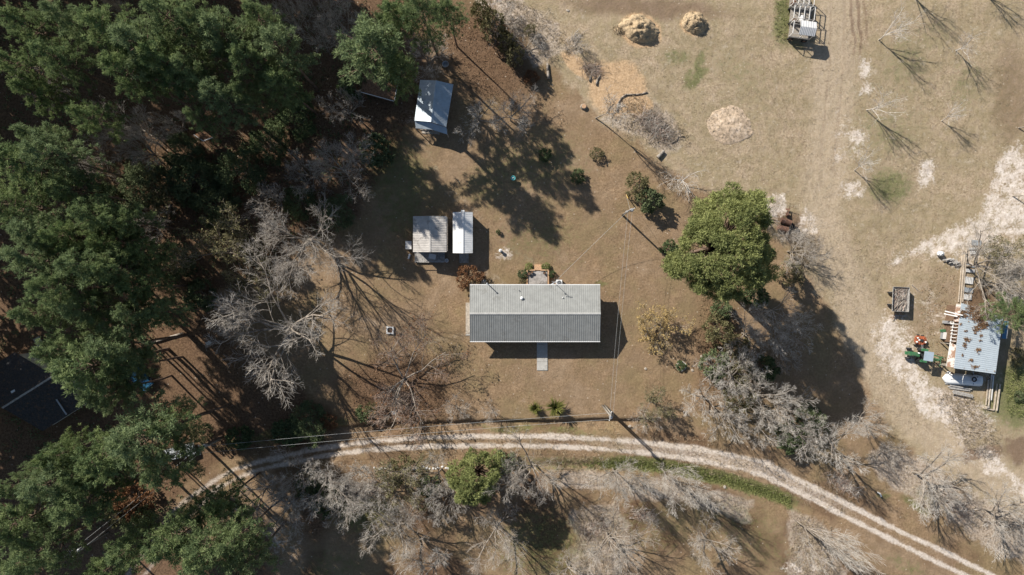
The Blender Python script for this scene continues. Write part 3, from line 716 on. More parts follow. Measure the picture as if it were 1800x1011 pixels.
# (kind, variant, px, py, radius px, height, tilt(x,y), base?, label, group)
bare = [
 ('wide',0,592,288,58,12,(0,0),0,'grey leafless tree with green mistletoe on the wood edge above the two sheds','trees'),
 ('wide',1,560,425,74,16,(0,-0.05),1,'tall leafless tree whose branch shadows reach across the lawn to the house','trees'),
 ('wide',2,536,572,108,16,(0,-0.06),1,'widest leafless tree, spreading grey limbs over the lawn left of the white block planter','trees'),
 ('olive',0,385,440,58,10,(0,0),0,'brownish olive leafless tree at the wood edge above the widest bare tree','trees'),
 ('twiggy',0,603,187,36,8,(0,0),0,'small pale twiggy tree between the leaf covered shed and the wood','trees'),
 ('twiggy',1,535,300,40,8,(0,0),0,'dim twiggy tree in the shade left of the mistletoe tree','trees'),
 ('red',0,705,672,96,7,(0,0),0,'low spreading tree with reddish brown twigs beside the lane bank','trees'),
 ('round',2,840,203,40,5,(0,0),0,'blue grey twiggy shrub tree in shade just right of the cabin','trees'),
 ('round',0,897,203,38,5,(0,0),0,'second grey twiggy shrub tree right of the cabin, half in sun','trees'),
 ('lean',0,1047,208,24,10.5,(0,0.34),1,'thin white leafless tree leaning right beside the brush pile','trees'),
 ('young',1,1205,312,27,4.5,(0,0),0,'small spreading leafless tree in the field above the broad evergreen','trees'),
 ('round',0,1372,545,48,10,(0,0),0,'grey leafless tree in the shadow just south of the broad evergreen','trees'),
 ('round',1,1400,590,42,9,(0,0),0,'grey leafless tree leaning over the dirt track south east of the broad evergreen','trees'),
 ('round',2,1325,590,42,8,(0,0),0,'dim leafless tree between the yellow leaved tree and the track','trees'),
 ('round',3,1250,705,46,8,(0,0),0,'white twigged tree at the left of the pale clump by the lane bend','trees'),
 ('round',0,1300,665,48,9,(0,0),0,'white twigged tree at the top of the pale clump by the lane bend','trees'),
 ('round',1,1345,700,52,10,(0,0),0,'white twigged tree in the middle of the pale clump by the lane bend','trees'),
 ('round',2,1292,738,42,8,(0,0),0,'white twigged tree at the lane side of the pale clump','trees'),
 ('round',3,1388,715,42,9,(0,0),0,'white twigged tree on the right of the pale clump, edging the big shadow','trees'),
 ('round',1,1345,755,34,7,(0,0),0,'small white twigged tree at the bottom of the pale clump','trees'),
 ('wide',1,1402,440,44,6,(0,0),0,'low pale leafless tree with flat limbs right of the broad evergreen beside the rusty drums','trees'),
 ('wide',2,1352,370,30,4,(0,0),0,'low bleached bare scrub tree left of the rusty drums','trees'),
 ('round',0,1485,790,56,11,(0,0),0,'bare tree on the bank between lane and field, below the big evergreen shadow','trees'),
 ('round',2,1425,775,40,8,(0,0),0,'bare tree next to the lane just left of the bank tree under the big shadow','trees'),
 ('round',3,1530,740,30,7,(0,0),0,'small bare tree touching the tip of the big evergreen shadow','trees'),
 ('round',1,1605,830,52,10,(0,0.10),1,'pale bare tree with a crooked trunk on the bank above the lane','trees'),
 ('round',3,1732,895,48,9,(0,0.10),1,'pale bare tree on the bank nearest the right end of the lane','trees'),
 ('tall',1,1398,914,40,17,(0.10,0.16),1,'long bare tree leaning over the lane towards the right, south of the lane','trees'),
 ('wide',0,935,835,62,12,(0,0),0,'pale wide bare tree on the lane edge right of the round evergreen','trees'),
 ('tall',0,1092,850,38,13,(0,0),0,'narrow white bare tree just below the green drain','trees'),
 ('tall',1,1125,855,32,10,(0,0),0,'narrow white bare tree standing right beside the other below the drain','trees'),
 ('tall',0,1180,845,34,10,(0,0),0,'white bare tree right of the narrow pair, close to the drain','trees'),
 ('tall',1,1215,875,40,13,(0,0),0,'white bare tree with a long shadow, last of the row below the drain','trees'),
 ('wide',1,1075,960,58,9,(0,0),0,'broad grey bare tree at the bottom edge below the narrow white trees','trees'),
 ('wide',2,1255,965,44,10,(0,0),0,'bare tree at the bottom edge in the field right of the broad grey tree','trees'),
 ('wide',0,872,945,56,10,(0,0),0,'bare tree at the bottom under the round evergreen','trees'),
 ('wide',1,690,945,62,12,(0,0),0,'crooked pale bare tree in the bottom middle, over dark shadows','trees'),
 ('wide',2,1000,1015,44,9,(0,0),0,'bare tree cut by the bottom edge left of the broad grey tree','trees'),
 ('round',0,762,1010,40,9,(0,0),0,'bare tree cut by the bottom edge below the crooked pale tree','trees'),
 ('round',1,455,870,38,9,(0,0),0,'grey bare tree at the left end of the row under the lane','trees'),
 ('round',2,505,895,44,9,(0,0),0,'grey bare tree in the row under the lane, furthest from the gravel','trees'),
 ('round',3,515,835,38,8,(0,0),0,'grey bare tree in the row nearest the lane curve','trees'),
 ('round',0,565,850,44,9,(0,0),0,'grey bare tree with dark vines in the row under the lane','trees'),
 ('round',1,600,885,38,8,(0,0),0,'pale bare tree hanging over the dark hollow under the row','trees'),
 ('round',2,625,835,38,8,(0,0),0,'bare tree in the middle of the row beside the white stones','trees'),
 ('round',3,660,868,40,9,(0,0),0,'pale bare tree with forked limbs, mid row below the white stones','trees'),
 ('olive',1,708,850,46,9,(0,0),0,'olive tinted bare tree near the right end of the row under the lane','trees'),
 ('round',0,770,840,38,8,(0,0),0,'bare tree just left of the round evergreen','trees'),
 ('round',1,785,885,34,9,(0,0),0,'bare tree at the lower left of the round evergreen','trees'),
 ('wide',0,1745,465,72,9,(0,0),0,'wide grey bare tree spreading over the upper end of the barn','trees'),
 ('wide',2,1795,500,50,8,(0,0),0,'grey bare tree cut by the right edge above the small bright pine','trees'),
 ('olive',0,1765,430,34,5,(0,0),0,'small olive bare tree standing in the pale sand at the right','trees'),
 ('wide',1,1790,225,34,8,(0,0.5),1,'toppled bare tree at the right edge over the sand, upper one','trees'),
 ('wide',2,1780,345,34,7,(0,0.55),1,'toppled bare tree at the right edge, the lower one on white sand','trees'),
 ('wide',0,215,215,52,15,(0,0),0,'dim leafless tree in the deep shade of the left wood','trees'),
 ('wide',2,245,262,40,12,(0,0),0,'shaded leafless tree right below the dim one in the left wood','trees'),
 ('round',1,80,150,34,14,(0,0),0,'brown grey bare crown among pines at upper left','trees'),
 ('round',2,205,10,24,16,(0,0),0,'little grey bare crown at the top edge inside the bright pine stand','trees'),
 ('round',3,505,22,40,12,(0,0),0,'grey bare tree at the left of the thicket at the top edge','trees'),
 ('round',0,555,18,46,12,(0,0),0,'dense grey bare tree in the centre of the top edge thicket','trees'),
 ('round',1,598,40,42,11,(0,0),0,'grey bare tree at the right of the thicket next to the big bushy pine','trees'),
 ('round',2,560,70,34,10,(0,0),0,'brownish bare tree at the lower side of the top edge thicket','trees'),
 ('twiggy',1,745,95,40,8,(0,0),0,'shaded bare tree between the bushy pine and the cabin roof','trees'),
 ('twiggy',2,470,345,44,8,(0,0),0,'grey twiggy tree on the wood edge left of the tall bare tree','trees'),
 ('olive',1,440,500,40,8,(0,0),0,'olive grey bare tree between the brownish tree and the widest tree','trees'),
 ('twiggy',0,265,390,36,8,(0,0),0,'shaded twiggy tree in the darkest hollow of the left wood','trees'),
 ('twiggy',2,155,300,30,9,(0,0),0,'dim grey twiggy crown between mid wood pines','trees'),
 ('twiggy',1,300,215,26,8,(0,0),0,'dim twiggy sapling left of the tin lean-to','trees'),
 ('gold',0,1170,563,44,5.5,(0,0),0,'yellow leaved multi stemmed tree on the lawn right of the house','trees'),
 ('twiggy',2,864,723,18,3,(0,0),0,'pale grey leafless bush on the bank left of the two strap leaved plants','trees'),
 ('olive',1,1152,712,30,5,(0,0),0,'half leafless bush with green top at the lane bank right of the poles','trees'),
 ('twiggy',1,1140,745,26,4,(0,0),0,'pale bare bush dropping down the bank toward the lane','trees'),
 ('twiggy',0,875,30,36,4,(0,0),0,'brown bare scrub at the top of the orange leaf bank','trees'),
 ('twiggy',1,925,80,32,3.5,(0,0),0,'pale bare scrub by the field edge above the standing log','trees'),
 ('twiggy',2,1012,75,20,2.5,(0,0),0,'grey bare scrub beside the chip covered ground','trees'),
 ('twiggy',0,800,720,24,2.5,(0,0),0,'reddish grey low scrub at the right foot of the red twigged tree','trees'),
 ('twiggy',1,1390,630,26,4,(0,0),0,'grey scrub between the tall bare trees and the shadowed track','trees'),
 ('twiggy',2,1560,795,30,3.5,(0,0),0,'pale scrub on the bank right of the bank tree','trees'),
 ('twiggy',0,1665,875,34,3.5,(0,0),0,'pale scrub on the bank between the two crooked bare trees','trees'),
 ('twiggy',1,1790,925,34,4,(0,0),0,'pale scrub at the right edge above the lane','trees'),
]
for kind, vi, px, py, rp, h, tilt, base, lab, grp in bare:
    hr = h * 0.62; k = 1.0 if base else (HC - hr) / HC
    sc = rp * S * k / nomR[kind] * (1.15 if kind == 'round' and py > 800 else 1.0)
    cat = 'bush' if ('bush' in lab or 'scrub' in lab) else 'bare tree'
    nm = 'bare_bush' if cat == 'bush' else ('yellow_leaf_tree' if kind == 'gold' else 'bare_tree')
    plant(nm, spec[kind][vi], lab, cat, 'leafless trees and scrub', px, py, hr, sc, rng.random() * 6.28 if not base else 0.0, h / nomH[kind], tilt, bool(base))
# the young pecan trees in the field, given by their feet
for px, py, h, lab in [
 (1545,70,7.6,'young pale tree with the longest shadow, topmost in the field right of the wagons'),
 (1680,90,6.2,'young pale tree right of the topmost one, beside faint tan soil'),
 (1523,193,7.0,'young pale tree just above the larger white sand patch in the field'),
 (1655,213,5.2,'young pale tree with the thinnest shadow, on the right side of the field'),
 (1502,300,6.4,'young pale tree between two white sand patches, lowest in the field'),
 (1592,-22,8.0,'young tree at the top edge whose shadow falls into view right of the brown soil'),
 (1712,-22,7.4,'young tree at the top right edge whose shadow streaks toward the right')]:
    plant('young_tree', spec['young'][int(px) % 3], lab, 'young tree', 'young trees of the field', px, py, 0, h / 8.0 * 1.15, rng.random() * 6.28, h / 8.0, (0, 0), True)

# leafy shrubs
SHR = [gen_blob(600 + i, 2.4, 1.5, 0.2, 22, 14, 9, 0.26, 0.075, M_SHRUB, M_BARK, 0.38, 0.8, 3) for i in range(3)]
BIG = [gen_blob(640 + i, 4.8, 3.2, 0.3, 36, 24, 12, 0.27, 0.055, M_SHRUB, M_BARK, 0.34, 0.8, 3) for i in range(2)]
OLV = [gen_blob(610 + i, 2.4, 1.5, 0.2, 20, 12, 8, 0.24, 0.06, M_OLIVE, M_BARK, 0.38, 0.8, 3) for i in range(2)]
RST = [gen_blob(620, 2.4, 1.5, 0.2, 20, 13, 9, 0.24, 0.06, M_RUST, M_BARK, 0.38, 0.8, 3)]
BRD = [gen_blob(630, 2.4, 1.5, 0.2, 22, 14, 9, 0.26, 0.075, M_BROAD, M_BARK, 0.38, 0.8, 3)]
for kind, px, py, rp, h, lab in [
 (OLV,1121,324,20,2.6,'olive brown rounded bush at the top of the pair on the lawn by the field'),
 (SHR,1144,352,20,3.0,'dark glossy green bush below the olive one, with a wide black shadow'),
 (SHR,1178,437,14,2.2,'small green bush at the left foot of the broad evergreen'),
 (RST,826,487,21,2.2,'reddish brown bush at the north west corner of the house'),
 (SHR,1258,642,24,3.0,'grey green round bush beside the ringed flower bed'),
 (OLV,1265,580,26,3.2,'olive grey bush right of the yellow leaved tree'),
 (OLV,1300,610,20,3.0,'dull bush under the bare trees right of the yellow leaved tree'),
 (OLV,1305,650,24,3.0,'yellowish bush between the grey green bush and the white trees'),
 (SHR,1345,650,22,3.0,'shaded green bush among the white twigged trees'),
 (SHR,1330,520,20,3.0,'dark bush in the shade at the south foot of the broad evergreen'),
 (SHR,1270,545,16,2.4,'dark low bush below the left side of the broad evergreen'),
 (OLV,1390,480,20,3.5,'dark green bush at the right foot of the broad evergreen'),
 (SHR,660,265,26,3.6,'deep green bush at the edge of the lawn right of the mistletoe tree'),
 (SHR,618,150,22,3.5,'green bush left of the leaf covered shed'),
 (SHR,420,300,40,5.0,'large dark bush in the shade of the left wood, left of the mistletoe tree'),
 (SHR,335,315,42,5.0,'large dark bush in the middle of the shaded hollow'),
 (OLV,285,335,34,4.0,'brownish bush in a sun fleck of the shaded hollow'),
 (SHR,375,365,36,4.5,'dark bush below the shaded hollow, above the brownish olive tree'),
 (SHR,250,325,40,5.0,'dark bush at the left of the shaded hollow'),
 (SHR,590,375,30,4.0,'dark green bush behind the tall bare tree'),
 (OLV,450,445,24,4.0,'green tinted bush among the bare trees at the wood edge'),
 (SHR,525,355,28,4.0,'dark bush between the two grey bare trees at the wood edge'),
 (SHR,320,270,34,4.0,'dark shrub beside the tin lean-to in deep shade'),
 (SHR,470,250,34,4.0,'dark shrub in pine shade left of the mistletoe tree'),
 (SHR,520,210,34,4.0,'dark shrub beneath the shaded pine near the pale twiggy tree'),
 (SHR,180,360,38,4.5,'dark shrub at the bottom of the clumpy pines, upper side'),
 (SHR,300,460,34,4.0,'dark shrub between the deep shade and the brownish olive tree'),
 (SHR,350,520,26,3.5,'dark shrub at the shaded wood edge left of the widest bare tree'),
 (SHR,540,745,34,2.6,'dark evergreen bush in shade at the left end of the lane bank'),
 (RST,575,742,14,2.0,'rusty little bush at the left end of the lane bank'),
 (SHR,505,760,24,2.2,'dark low bush beside the wires above the lane'),
 (SHR,640,728,14,1.6,'small green bush at the left side of the red twigged tree'),
 (OLV,655,720,12,1.8,'small olive bush next to the green one under the red twigged tree'),
 (OLV,353,762,16,3.0,'yellowish bush by the utility pole and the lane end'),
 (RST,230,885,30,4.0,'brown dry bush in the lower wood beside the sagging wires'),
 (OLV,205,905,22,3.6,'pale tufted bush beside the brown dry bush of the lower wood'),
 (SHR,240,920,28,3.6,'dark green bush under the sagging wires in the lower wood'),
 (SHR,60,600,0.1,0.1,None),
 (OLV,866,42,22,6.5,'tall dark olive thicket at the top of the orange leaf bank'),
 (OLV,845,20,18,6.0,'dark thicket at the top edge above the orange leaf bank'),
 (OLV,905,95,16,4.5,'dark olive thicket halfway down the field edge of the orange leaf bank'),
 (OLV,890,70,14,5.0,'dark thicket between the two taller ones on the orange leaf bank'),
 (OLV,932,52,9,2.0,'small dark olive bush at the field edge in the pale weeds'),
 (RST,935,135,12,1.4,'brown little bush on the orange leaf bank'),
 (SHR,958,272,11,1.4,'small dark shrub in the pine shadow on the back lawn, left one'),
 (SHR,1016,310,12,1.4,'small dark shrub in the pine shadow on the back lawn, right one'),
 (OLV,1049,270,11,1.2,'small olive shrub by the field edge below the leaning white tree'),
 (SHR,876,408,4,0.6,'tiny green plant on the lawn right of the white shed'),
 (SHR,919,482,8,0.9,'green shrub along the left side of the brick patio'),
 (OLV,919,493,7,0.8,'olive shrub along the left side of the patio next to the house'),
 (BRD,930,471,7,0.7,'green shrub at the top left corner of the patio'),
 (BRD,959,470,7,0.7,'green shrub at the top right corner of the patio'),
 (SHR,970,482,6,0.8,'green shrub along the right side of the patio'),
 (SHR,1197,643,8,0.7,'round green plant inside the white ringed flower bed'),
 (SHR,1380,870,0.1,0.1,None),
 (OLV,1300,700,26,4.0,'dark vine bush inside the pale clump by the lane bend'),
 (SHR,1425,740,24,3.0,'dark bush in the big shadow at the edge of the pale clump'),
 (SHR,1390,770,24,3.0,'shaded bush at the lane side of the bare tree by the bend'),
 (SHR,570,880,24,3.0,'dark vines and bush under the left bare trees of the row'),
 (SHR,540,850,22,2.6,'dark leafy bush inside the row of bare trees'),
 (OLV,700,830,24,2.6,'olive weeds bush inside the right part of the row'),
 (SHR,755,855,18,2.4,'green bush just left of the round evergreen and the bare tree'),
 (SHR,885,815,20,2.0,'green scrub right of the round evergreen'),
 (SHR,1793,697,9,0.8,'green bush in the grass at the right edge below the barn'),
 (OLV,1794,628,14,1.6,'dark brownish bush at the right edge beside the barn shadow'),
 (SHR,420,770,20,2.0,'dark bush at the lane end below the utility pole'),
]:
    if lab is None: continue
    k = (HC - h * .7) / HC
    big = kind is SHR and rp >= 28
    plant('shrub', (BIG if big else kind)[int(px + py) % (2 if big else len(kind))], lab, 'bush', 'shrubs', px, py, h * 0.7, rp * S * k / (3.4 if big else 1.6), rng.random() * 6.28, h / (4.8 if big else 2.4))

# strap leaved plants
def gen_yucca(seed):
    r = np.random.default_rng(seed); Vs = []; Fs = []; ti = []
    for i in range(130):
        az = r.random() * 6.283; el = 0.1 + 1.3 * r.random() ** 0.8; L = 1.25 * (0.75 + 0.4 * r.random()); w = 0.05
        d = np.array([math.cos(az) * math.cos(el), math.sin(az) * math.cos(el), math.sin(el)]); s = np.array([-math.sin(az), math.cos(az), 0]) * w
        p0 = np.array([0, 0, 0.45]); p1 = p0 + d * L * 0.55; p2 = p0 + d * L + np.array([0, 0, -0.18 * L])
        o = len(Vs); Vs += [p0 - s * .5, p0 + s * .5, p1 + s, p1 - s, p2 + s * .15, p2 - s * .15]; Fs += [(o, o + 1, o + 2, o + 3), (o + 3, o + 2, o + 4, o + 5)]
        ti += [0.05, 0.05, 0.25 + 0.3 * r.random(), 0.25 + 0.3 * r.random(), 0.95, 0.95]
    st, sf = tubes([(np.array([0, 0, -0.1]), np.array([0, 0, 0.5]), 0.16, 0.12)], 8)
    return np_mesh('stem', st, sf, M_BARK), np_mesh('foliage', Vs, Fs, M_YUCCA, {'tint': ('FLOAT', ti)})
for sd, px, py, sc, lab in ((1, 941, 718, 1.0, 'smaller strap leaved plant with yellow tips on the front lawn'), (2, 976, 716, 1.42, 'larger strap leaved plant with yellow tips, nearer the twin poles')):
    plant('yucca_plant', gen_yucca(sd), lab, 'yucca', 'strap leaved plants by the bank', px, py, 0.5 * sc, sc, 0.0)

# loose ground cover: dry grass tufts on verges and weeds, undergrowth in the wood
def scatter(n, poly_px, r, extra=0.0):
    pts = np.array(poly_px, float); lo = pts.min(0); hi = pts.max(0); out = []
    q = lo + (hi - lo) * r.random((n, 2)); q = q[dpoly(q[:, 0], q[:, 1], poly_px) + (r.random(len(q)) - 0.5) * extra > 0]
    return q
def cover(name, pieces, mat, k, L, Wd, spread, jit, seed, z0=0.02):
    r = np.random.default_rng(seed); q = np.concatenate(pieces)
    x = (q[:, 0] - 900) * S; y = (505.5 - q[:, 1]) * S
    c = np.column_stack([x, y, zground(x, y) + z0]); o = np.tile(np.array([[0, 0, 1.0]]), (len(c), 1))
    V, F, ti = leaf_quads(c, o, spread, k, L, Wd, r, r.random(len(c)), jit)
    return tag(link(name, np_mesh(name, V, F, mat, {'tint': ('FLOAT', ti)})), kind='stuff')
r = np.random.default_rng(77)
cover('dry_grass', [scatter(1500, p, r, 20) for p in SCRUB] + [scatter(5000, [(420,800),(560,742),(700,742),(1130,740),(1230,760),(1340,800),(1500,870),(1480,900),(1340,860),(1200,830),(1000,812),(760,805),(560,835)], r, 12)], M_DRYTUFT, 5, 0.42, 0.022, 0.25, 0.55, 5)
dq = np.array(DITCH, float); t_ = r.random(5200) * (len(dq) - 1); i_ = t_.astype(int); f_ = (t_ - i_)[:, None]
dpts = dq[i_] * (1 - f_) + dq[i_ + 1] * f_ + np.column_stack([r.normal(0, 3, 5200), r.normal(2, 4.5, 5200)]); dpts = dpts[(dpts[:, 0] > 1060 + r.normal(0, 40, 5200)) & (dpts[:, 0] < 1390)]
FLD = [(1060,60),(1400,20),(1750,0),(1790,250),(1640,400),(1480,420),(1330,350),(1200,290),(1060,180)]
LWN = [(700,480),(820,420),(900,330),(1090,330),(1180,460),(1230,600),(1200,720),(760,720),(640,640),(560,520)]
cover('dry_grass', [scatter(9000, FLD, r, 30), scatter(5000, [(1400,420),(1640,400),(1560,480),(1530,560),(1640,760),(1560,760),(1470,560)], r, 20)], M_DRYTUFT, 4, 0.26, 0.014, 0.22, 0.6, 15)
cover('dry_grass', [scatter(7000, LWN, r, 30)], M_DRYTUFT, 4, 0.18, 0.012, 0.2, 0.7, 16)
cover('fallen_leaves', [scatter(4500, [(770,40),(850,20),(960,170),(1000,220),(880,200),(790,140)], r, 40), scatter(2600, [(610,640),(820,620),(830,740),(600,740)], r, 40), scatter(2200, [(1225,520),(1275,520),(1290,720),(1235,700)], r, 40), scatter(500, [(1620,470),(1680,470),(1660,640),(1610,560)], r, 30)], M_DEADLEAF, 3, 0.15, 0.05, 0.35, 0.97, 17)
cover('green_grass', [dpts, scatter(170, [(1360,0),(1386,0),(1385,85),(1362,60)], r, 16), scatter(450, [(1765,650),(1800,650),(1800,735),(1770,730)], r)], M_BROAD, 5, 0.30, 0.025, 0.2, 0.5, 6)
cover('undergrowth', [scatter(2600, [(0,0),(640,0),(700,60),(640,160),(660,280),(560,420),(400,470),(330,560),(250,740),(330,860),(250,960),(0,1011)], r, 30)], M_SHRUB, 9, 0.40, 0.09, 0.55, 0.8, 7, 0.3)
cover('forest_twigs', [scatter(2500, [(250,0),(640,0),(640,160),(660,280),(560,420),(420,520),(250,560),(100,330)], r, 30)], M_DRYTUFT, 4, 0.8, 0.02, 0.5, 0.85, 8, 0.25)

# the wood goes on past the upper and left edges of the view: one mass, which shades what is in view
def woodland():
    r = np.random.default_rng(91); tm, cm = gen_pine(199, 24.0, 5.2, 0.45, 42, k=9, L=0.95, Wd=0.17)
    out = []
    for me_ in (tm, cm):
        v = np.empty(len(me_.vertices) * 3, np.float32); me_.vertices.foreach_get('co', v); f = np.empty(len(me_.loops), np.int32); me_.loops.foreach_get('vertex_index', f); out.append((v.reshape(-1, 3), f.reshape(-1, 4)))
    spots = [(x + r.normal(0, 14), y + r.normal(0, 14)) for y in (-60, -130, -200) for x in range(-300, 480, 78)] + [(472, -100), (512, -66), (540, -40), (-120, 400), (-150, 480), (-70, 560)] + [(x + r.normal(0, 14), y + r.normal(0, 14)) for x in (-60, -140, -220) for y in range(20, 900, 84) if not (x < -100 and 290 < y < 500)]  # listed spots added to shade cabin and dark roof; gap lets sun onto yard
    for nm, (v, f), mat in (('trunks', out[0], M_BARK_PINE), ('crowns', out[1], M_PINE)):
        Vs = []; Fs = []; o = 0; r2 = np.random.default_rng(17)
        for px, py in spots:
            a = r2.random() * 6.283; s = 0.85 + .35 * r2.random(); c, sn = math.cos(a), math.sin(a); x, y = W(px, py)
            Vs.append(np.column_stack([(v[:, 0] * c - v[:, 1] * sn) * s + x, (v[:, 0] * sn + v[:, 1] * c) * s + y, v[:, 2] * (.9 + .2 * r2.random())])); Fs.append(f + o); o += len(v)
        Vs = np.concatenate(Vs)
        at = {'tint': ('FLOAT', r2.random(len(Vs)))} if nm == 'crowns' else None
        me_ = np_mesh('woodland', Vs, np.concatenate(Fs), mat, at)
        ob = link('woodland', me_); tag(ob, kind='stuff')
woodland()

# ------------------------------------------------------------------ buildings
def metal(name, col, rough=0.45, met=0.0, spec=0.4, rust=None, rust_scale=0.5, rust_lo=0.55, rust_amt=0.9, streak=0.12):
    t = NT(name, rough, spec); v = t.obj()
    n = t.noise(v, 1.3, 5, 0.65); n2 = t.noise(v, 7.0, 3, 0.6)
    c = t.mix(t.ramp(n, 0.3, 0.7), tuple(x * (1 - streak) for x in col), tuple(min(1, x * (1 + streak)) for x in col))
    c = t.mix(t.ramp(n2, 0.4, 0.75, 0, 0.12), c, tuple(x * 0.6 for x in col))
    if rust:
        d = t.noise(v, rust_scale, 6, 0.68)
        m = t.ramp(d, rust_lo, rust_lo + 0.05, 0, rust_amt)
        c = t.mix(m, c, t.mix(n2, rust, tuple(x * 0.55 for x in rust)))
        t.val(t.b.inputs['Roughness'], t.ramp(d, rust_lo, rust_lo + 0.05, rough, 0.9))
    t.b.inputs['Metallic'].default_value = met
    return t.color(c)
M_ROOF = metal('grey_roof_sheet', (0.275, 0.275, 0.255), 0.5, 0.0, 0.3, streak=0.1, rust=(0.20, 0.19, 0.165), rust_scale=0.35, rust_lo=0.57, rust_amt=0.35)
M_ROOFTRIM = metal('roof_trim', (0.40, 0.39, 0.36), 0.5)
M_TIN = metal('weathered_tin', (0.40, 0.45, 0.48), 0.38, 0.35, 0.5, (0.13, 0.06, 0.035), 0.45, 0.66, 0.8)
M_BARNTIN = metal('pale_barn_tin', (0.47, 0.52, 0.54), 0.5, 0.0, 0.4, (0.20, 0.105, 0.06), 0.42, 0.615, 0.85, 0.05)
M_RUSTTIN = metal('rusty_streaked_tin', (0.55, 0.50, 0.45), 0.7, 0.0, 0.2, (0.30, 0.15, 0.08), 1.6, 0.47, 0.85)
M_WHITE = metal('white_paint', (0.78, 0.77, 0.74), 0.45, streak=0.05)
M_OLDWHITE = metal('aged_white_paint', (0.66, 0.64, 0.60), 0.6, rust=(0.30, 0.22, 0.15), rust_scale=2.0, rust_lo=0.6, rust_amt=0.5)
M_SHEDROOF = metal('off_white_sheet', (0.70, 0.685, 0.655), 0.5, streak=0.07, rust=(0.48, 0.45, 0.40), rust_scale=0.8, rust_lo=0.58, rust_amt=0.4)
M_PORTROOF = metal('dull_white_corrugated_sheet', (0.47, 0.435, 0.39), 0.7, streak=0.16, rust=(0.26, 0.23, 0.20), rust_scale=0.9, rust_lo=0.56, rust_amt=0.5)
M_IRON = metal('rusted_iron', (0.16, 0.085, 0.055), 0.85, streak=0.3, rust=(0.28, 0.22, 0.19), rust_scale=2.5, rust_lo=0.55, rust_amt=0.5)
M_DARK = plain('dark_metal', (0.035, 0.036, 0.038), 0.3, 4, 0.6)
M_RUBBER = plain('black_rubber', (0.025, 0.025, 0.026), 0.2, 6, 0.85)
M_STEEL = metal('dull_steel', (0.34, 0.35, 0.36), 0.5, 0.3)
M_GREEN = metal('green_machine_paint', (0.045, 0.155, 0.065), 0.6, streak=0.2, rust=(0.16, 0.14, 0.10), rust_scale=2.2, rust_lo=0.55, rust_amt=0.6)
M_ORANGE = metal('orange_machine_paint', (0.42, 0.115, 0.045), 0.7, streak=0.25, rust=(0.15, 0.08, 0.05), rust_scale=3, rust_lo=0.5, rust_amt=0.7)
M_BLUE = metal('blue_paint', (0.06, 0.20, 0.34), 0.4)
M_CARBLUE = metal('blue_car_paint', (0.05, 0.20, 0.34), 0.25, 0.2, 0.6)
M_CARSILVER = metal('silver_car_paint', (0.55, 0.57, 0.58), 0.25, 0.2, 0.6)
M_GLASS = plain('dark_glass', (0.03, 0.04, 0.05), 0.1, 2, 0.08, 0, 0.6)
M_WOOD = plain('weathered_wood', (0.30, 0.265, 0.22), 0.35, 4, 0.9, dirt=(0.12, 0.10, 0.08))
M_PALEWOOD = plain('pale_lumber', (0.46, 0.38, 0.29), 0.25, 4, 0.9, dirt=(0.62, 0.56, 0.48))
M_GREYWOOD = plain('silvered_wood', (0.36, 0.34, 0.31), 0.35, 5, 0.9, dirt=(0.17, 0.15, 0.13))
M_BROWNWOOD = plain('brown_boards', (0.155, 0.10, 0.065), 0.3, 4, 0.9)
M_LOG = plain('cabin_logs', (0.16, 0.115, 0.08), 0.35, 3, 0.9)
M_CONC = plain('concrete', (0.42, 0.40, 0.36), 0.12, 2, 0.9, dirt=(0.26, 0.24, 0.20), dirt_amt=0.6)
M_STAINED = plain('stained_patio', (0.34, 0.31, 0.28), 0.35, 1.2, 0.9, dirt=(0.09, 0.08, 0.07), dirt_amt=0.8)
M_BRICK = plain('tan_brick', (0.46, 0.29, 0.17), 0.25, 6, 0.9)
M_SIDING = plain('cream_siding', (0.50, 0.46, 0.38), 0.08, 2, 0.8)
M_STONE = plain('pale_stone', (0.38, 0.33, 0.27), 0.25, 4, 0.9)
M_WHITESTONE = plain('white_stone', (0.68, 0.66, 0.62), 0.15, 5, 0.9)
M_SHINGLE = plain('dark_shingles', (0.048, 0.046, 0.046), 0.35, 5, 0.9, dirt=(0.13, 0.08, 0.05), dirt_amt=0.85)
M_LEAFROOF = plain('leaf_covered_roof', (0.17, 0.095, 0.055), 0.45, 5, 0.95, dirt=(0.27, 0.16, 0.10))
M_STRAW = plain('straw_chips', (0.42, 0.315, 0.195), 0.25, 5, 0.95, dirt=(0.28, 0.20, 0.12), dirt_amt=0.6)
M_PALECHIP = plain('pale_chips', (0.44, 0.335, 0.235), 0.35, 2.5, 0.95, dirt=(0.58, 0.475, 0.37), dirt_amt=0.7)
M_WIRE = plain('wire', (0.42, 0.42, 0.40), 0.1, 1, 0.5)
M_POLE = plain('pole_wood', (0.26, 0.23, 0.19), 0.3, 3, 0.9)
M_TEAL = plain('teal_glaze', (0.10, 0.34, 0.33), 0.15, 3, 0.3)
M_SOIL = plain('brown_soil', (0.13, 0.075, 0.045), 0.35, 6, 0.95)

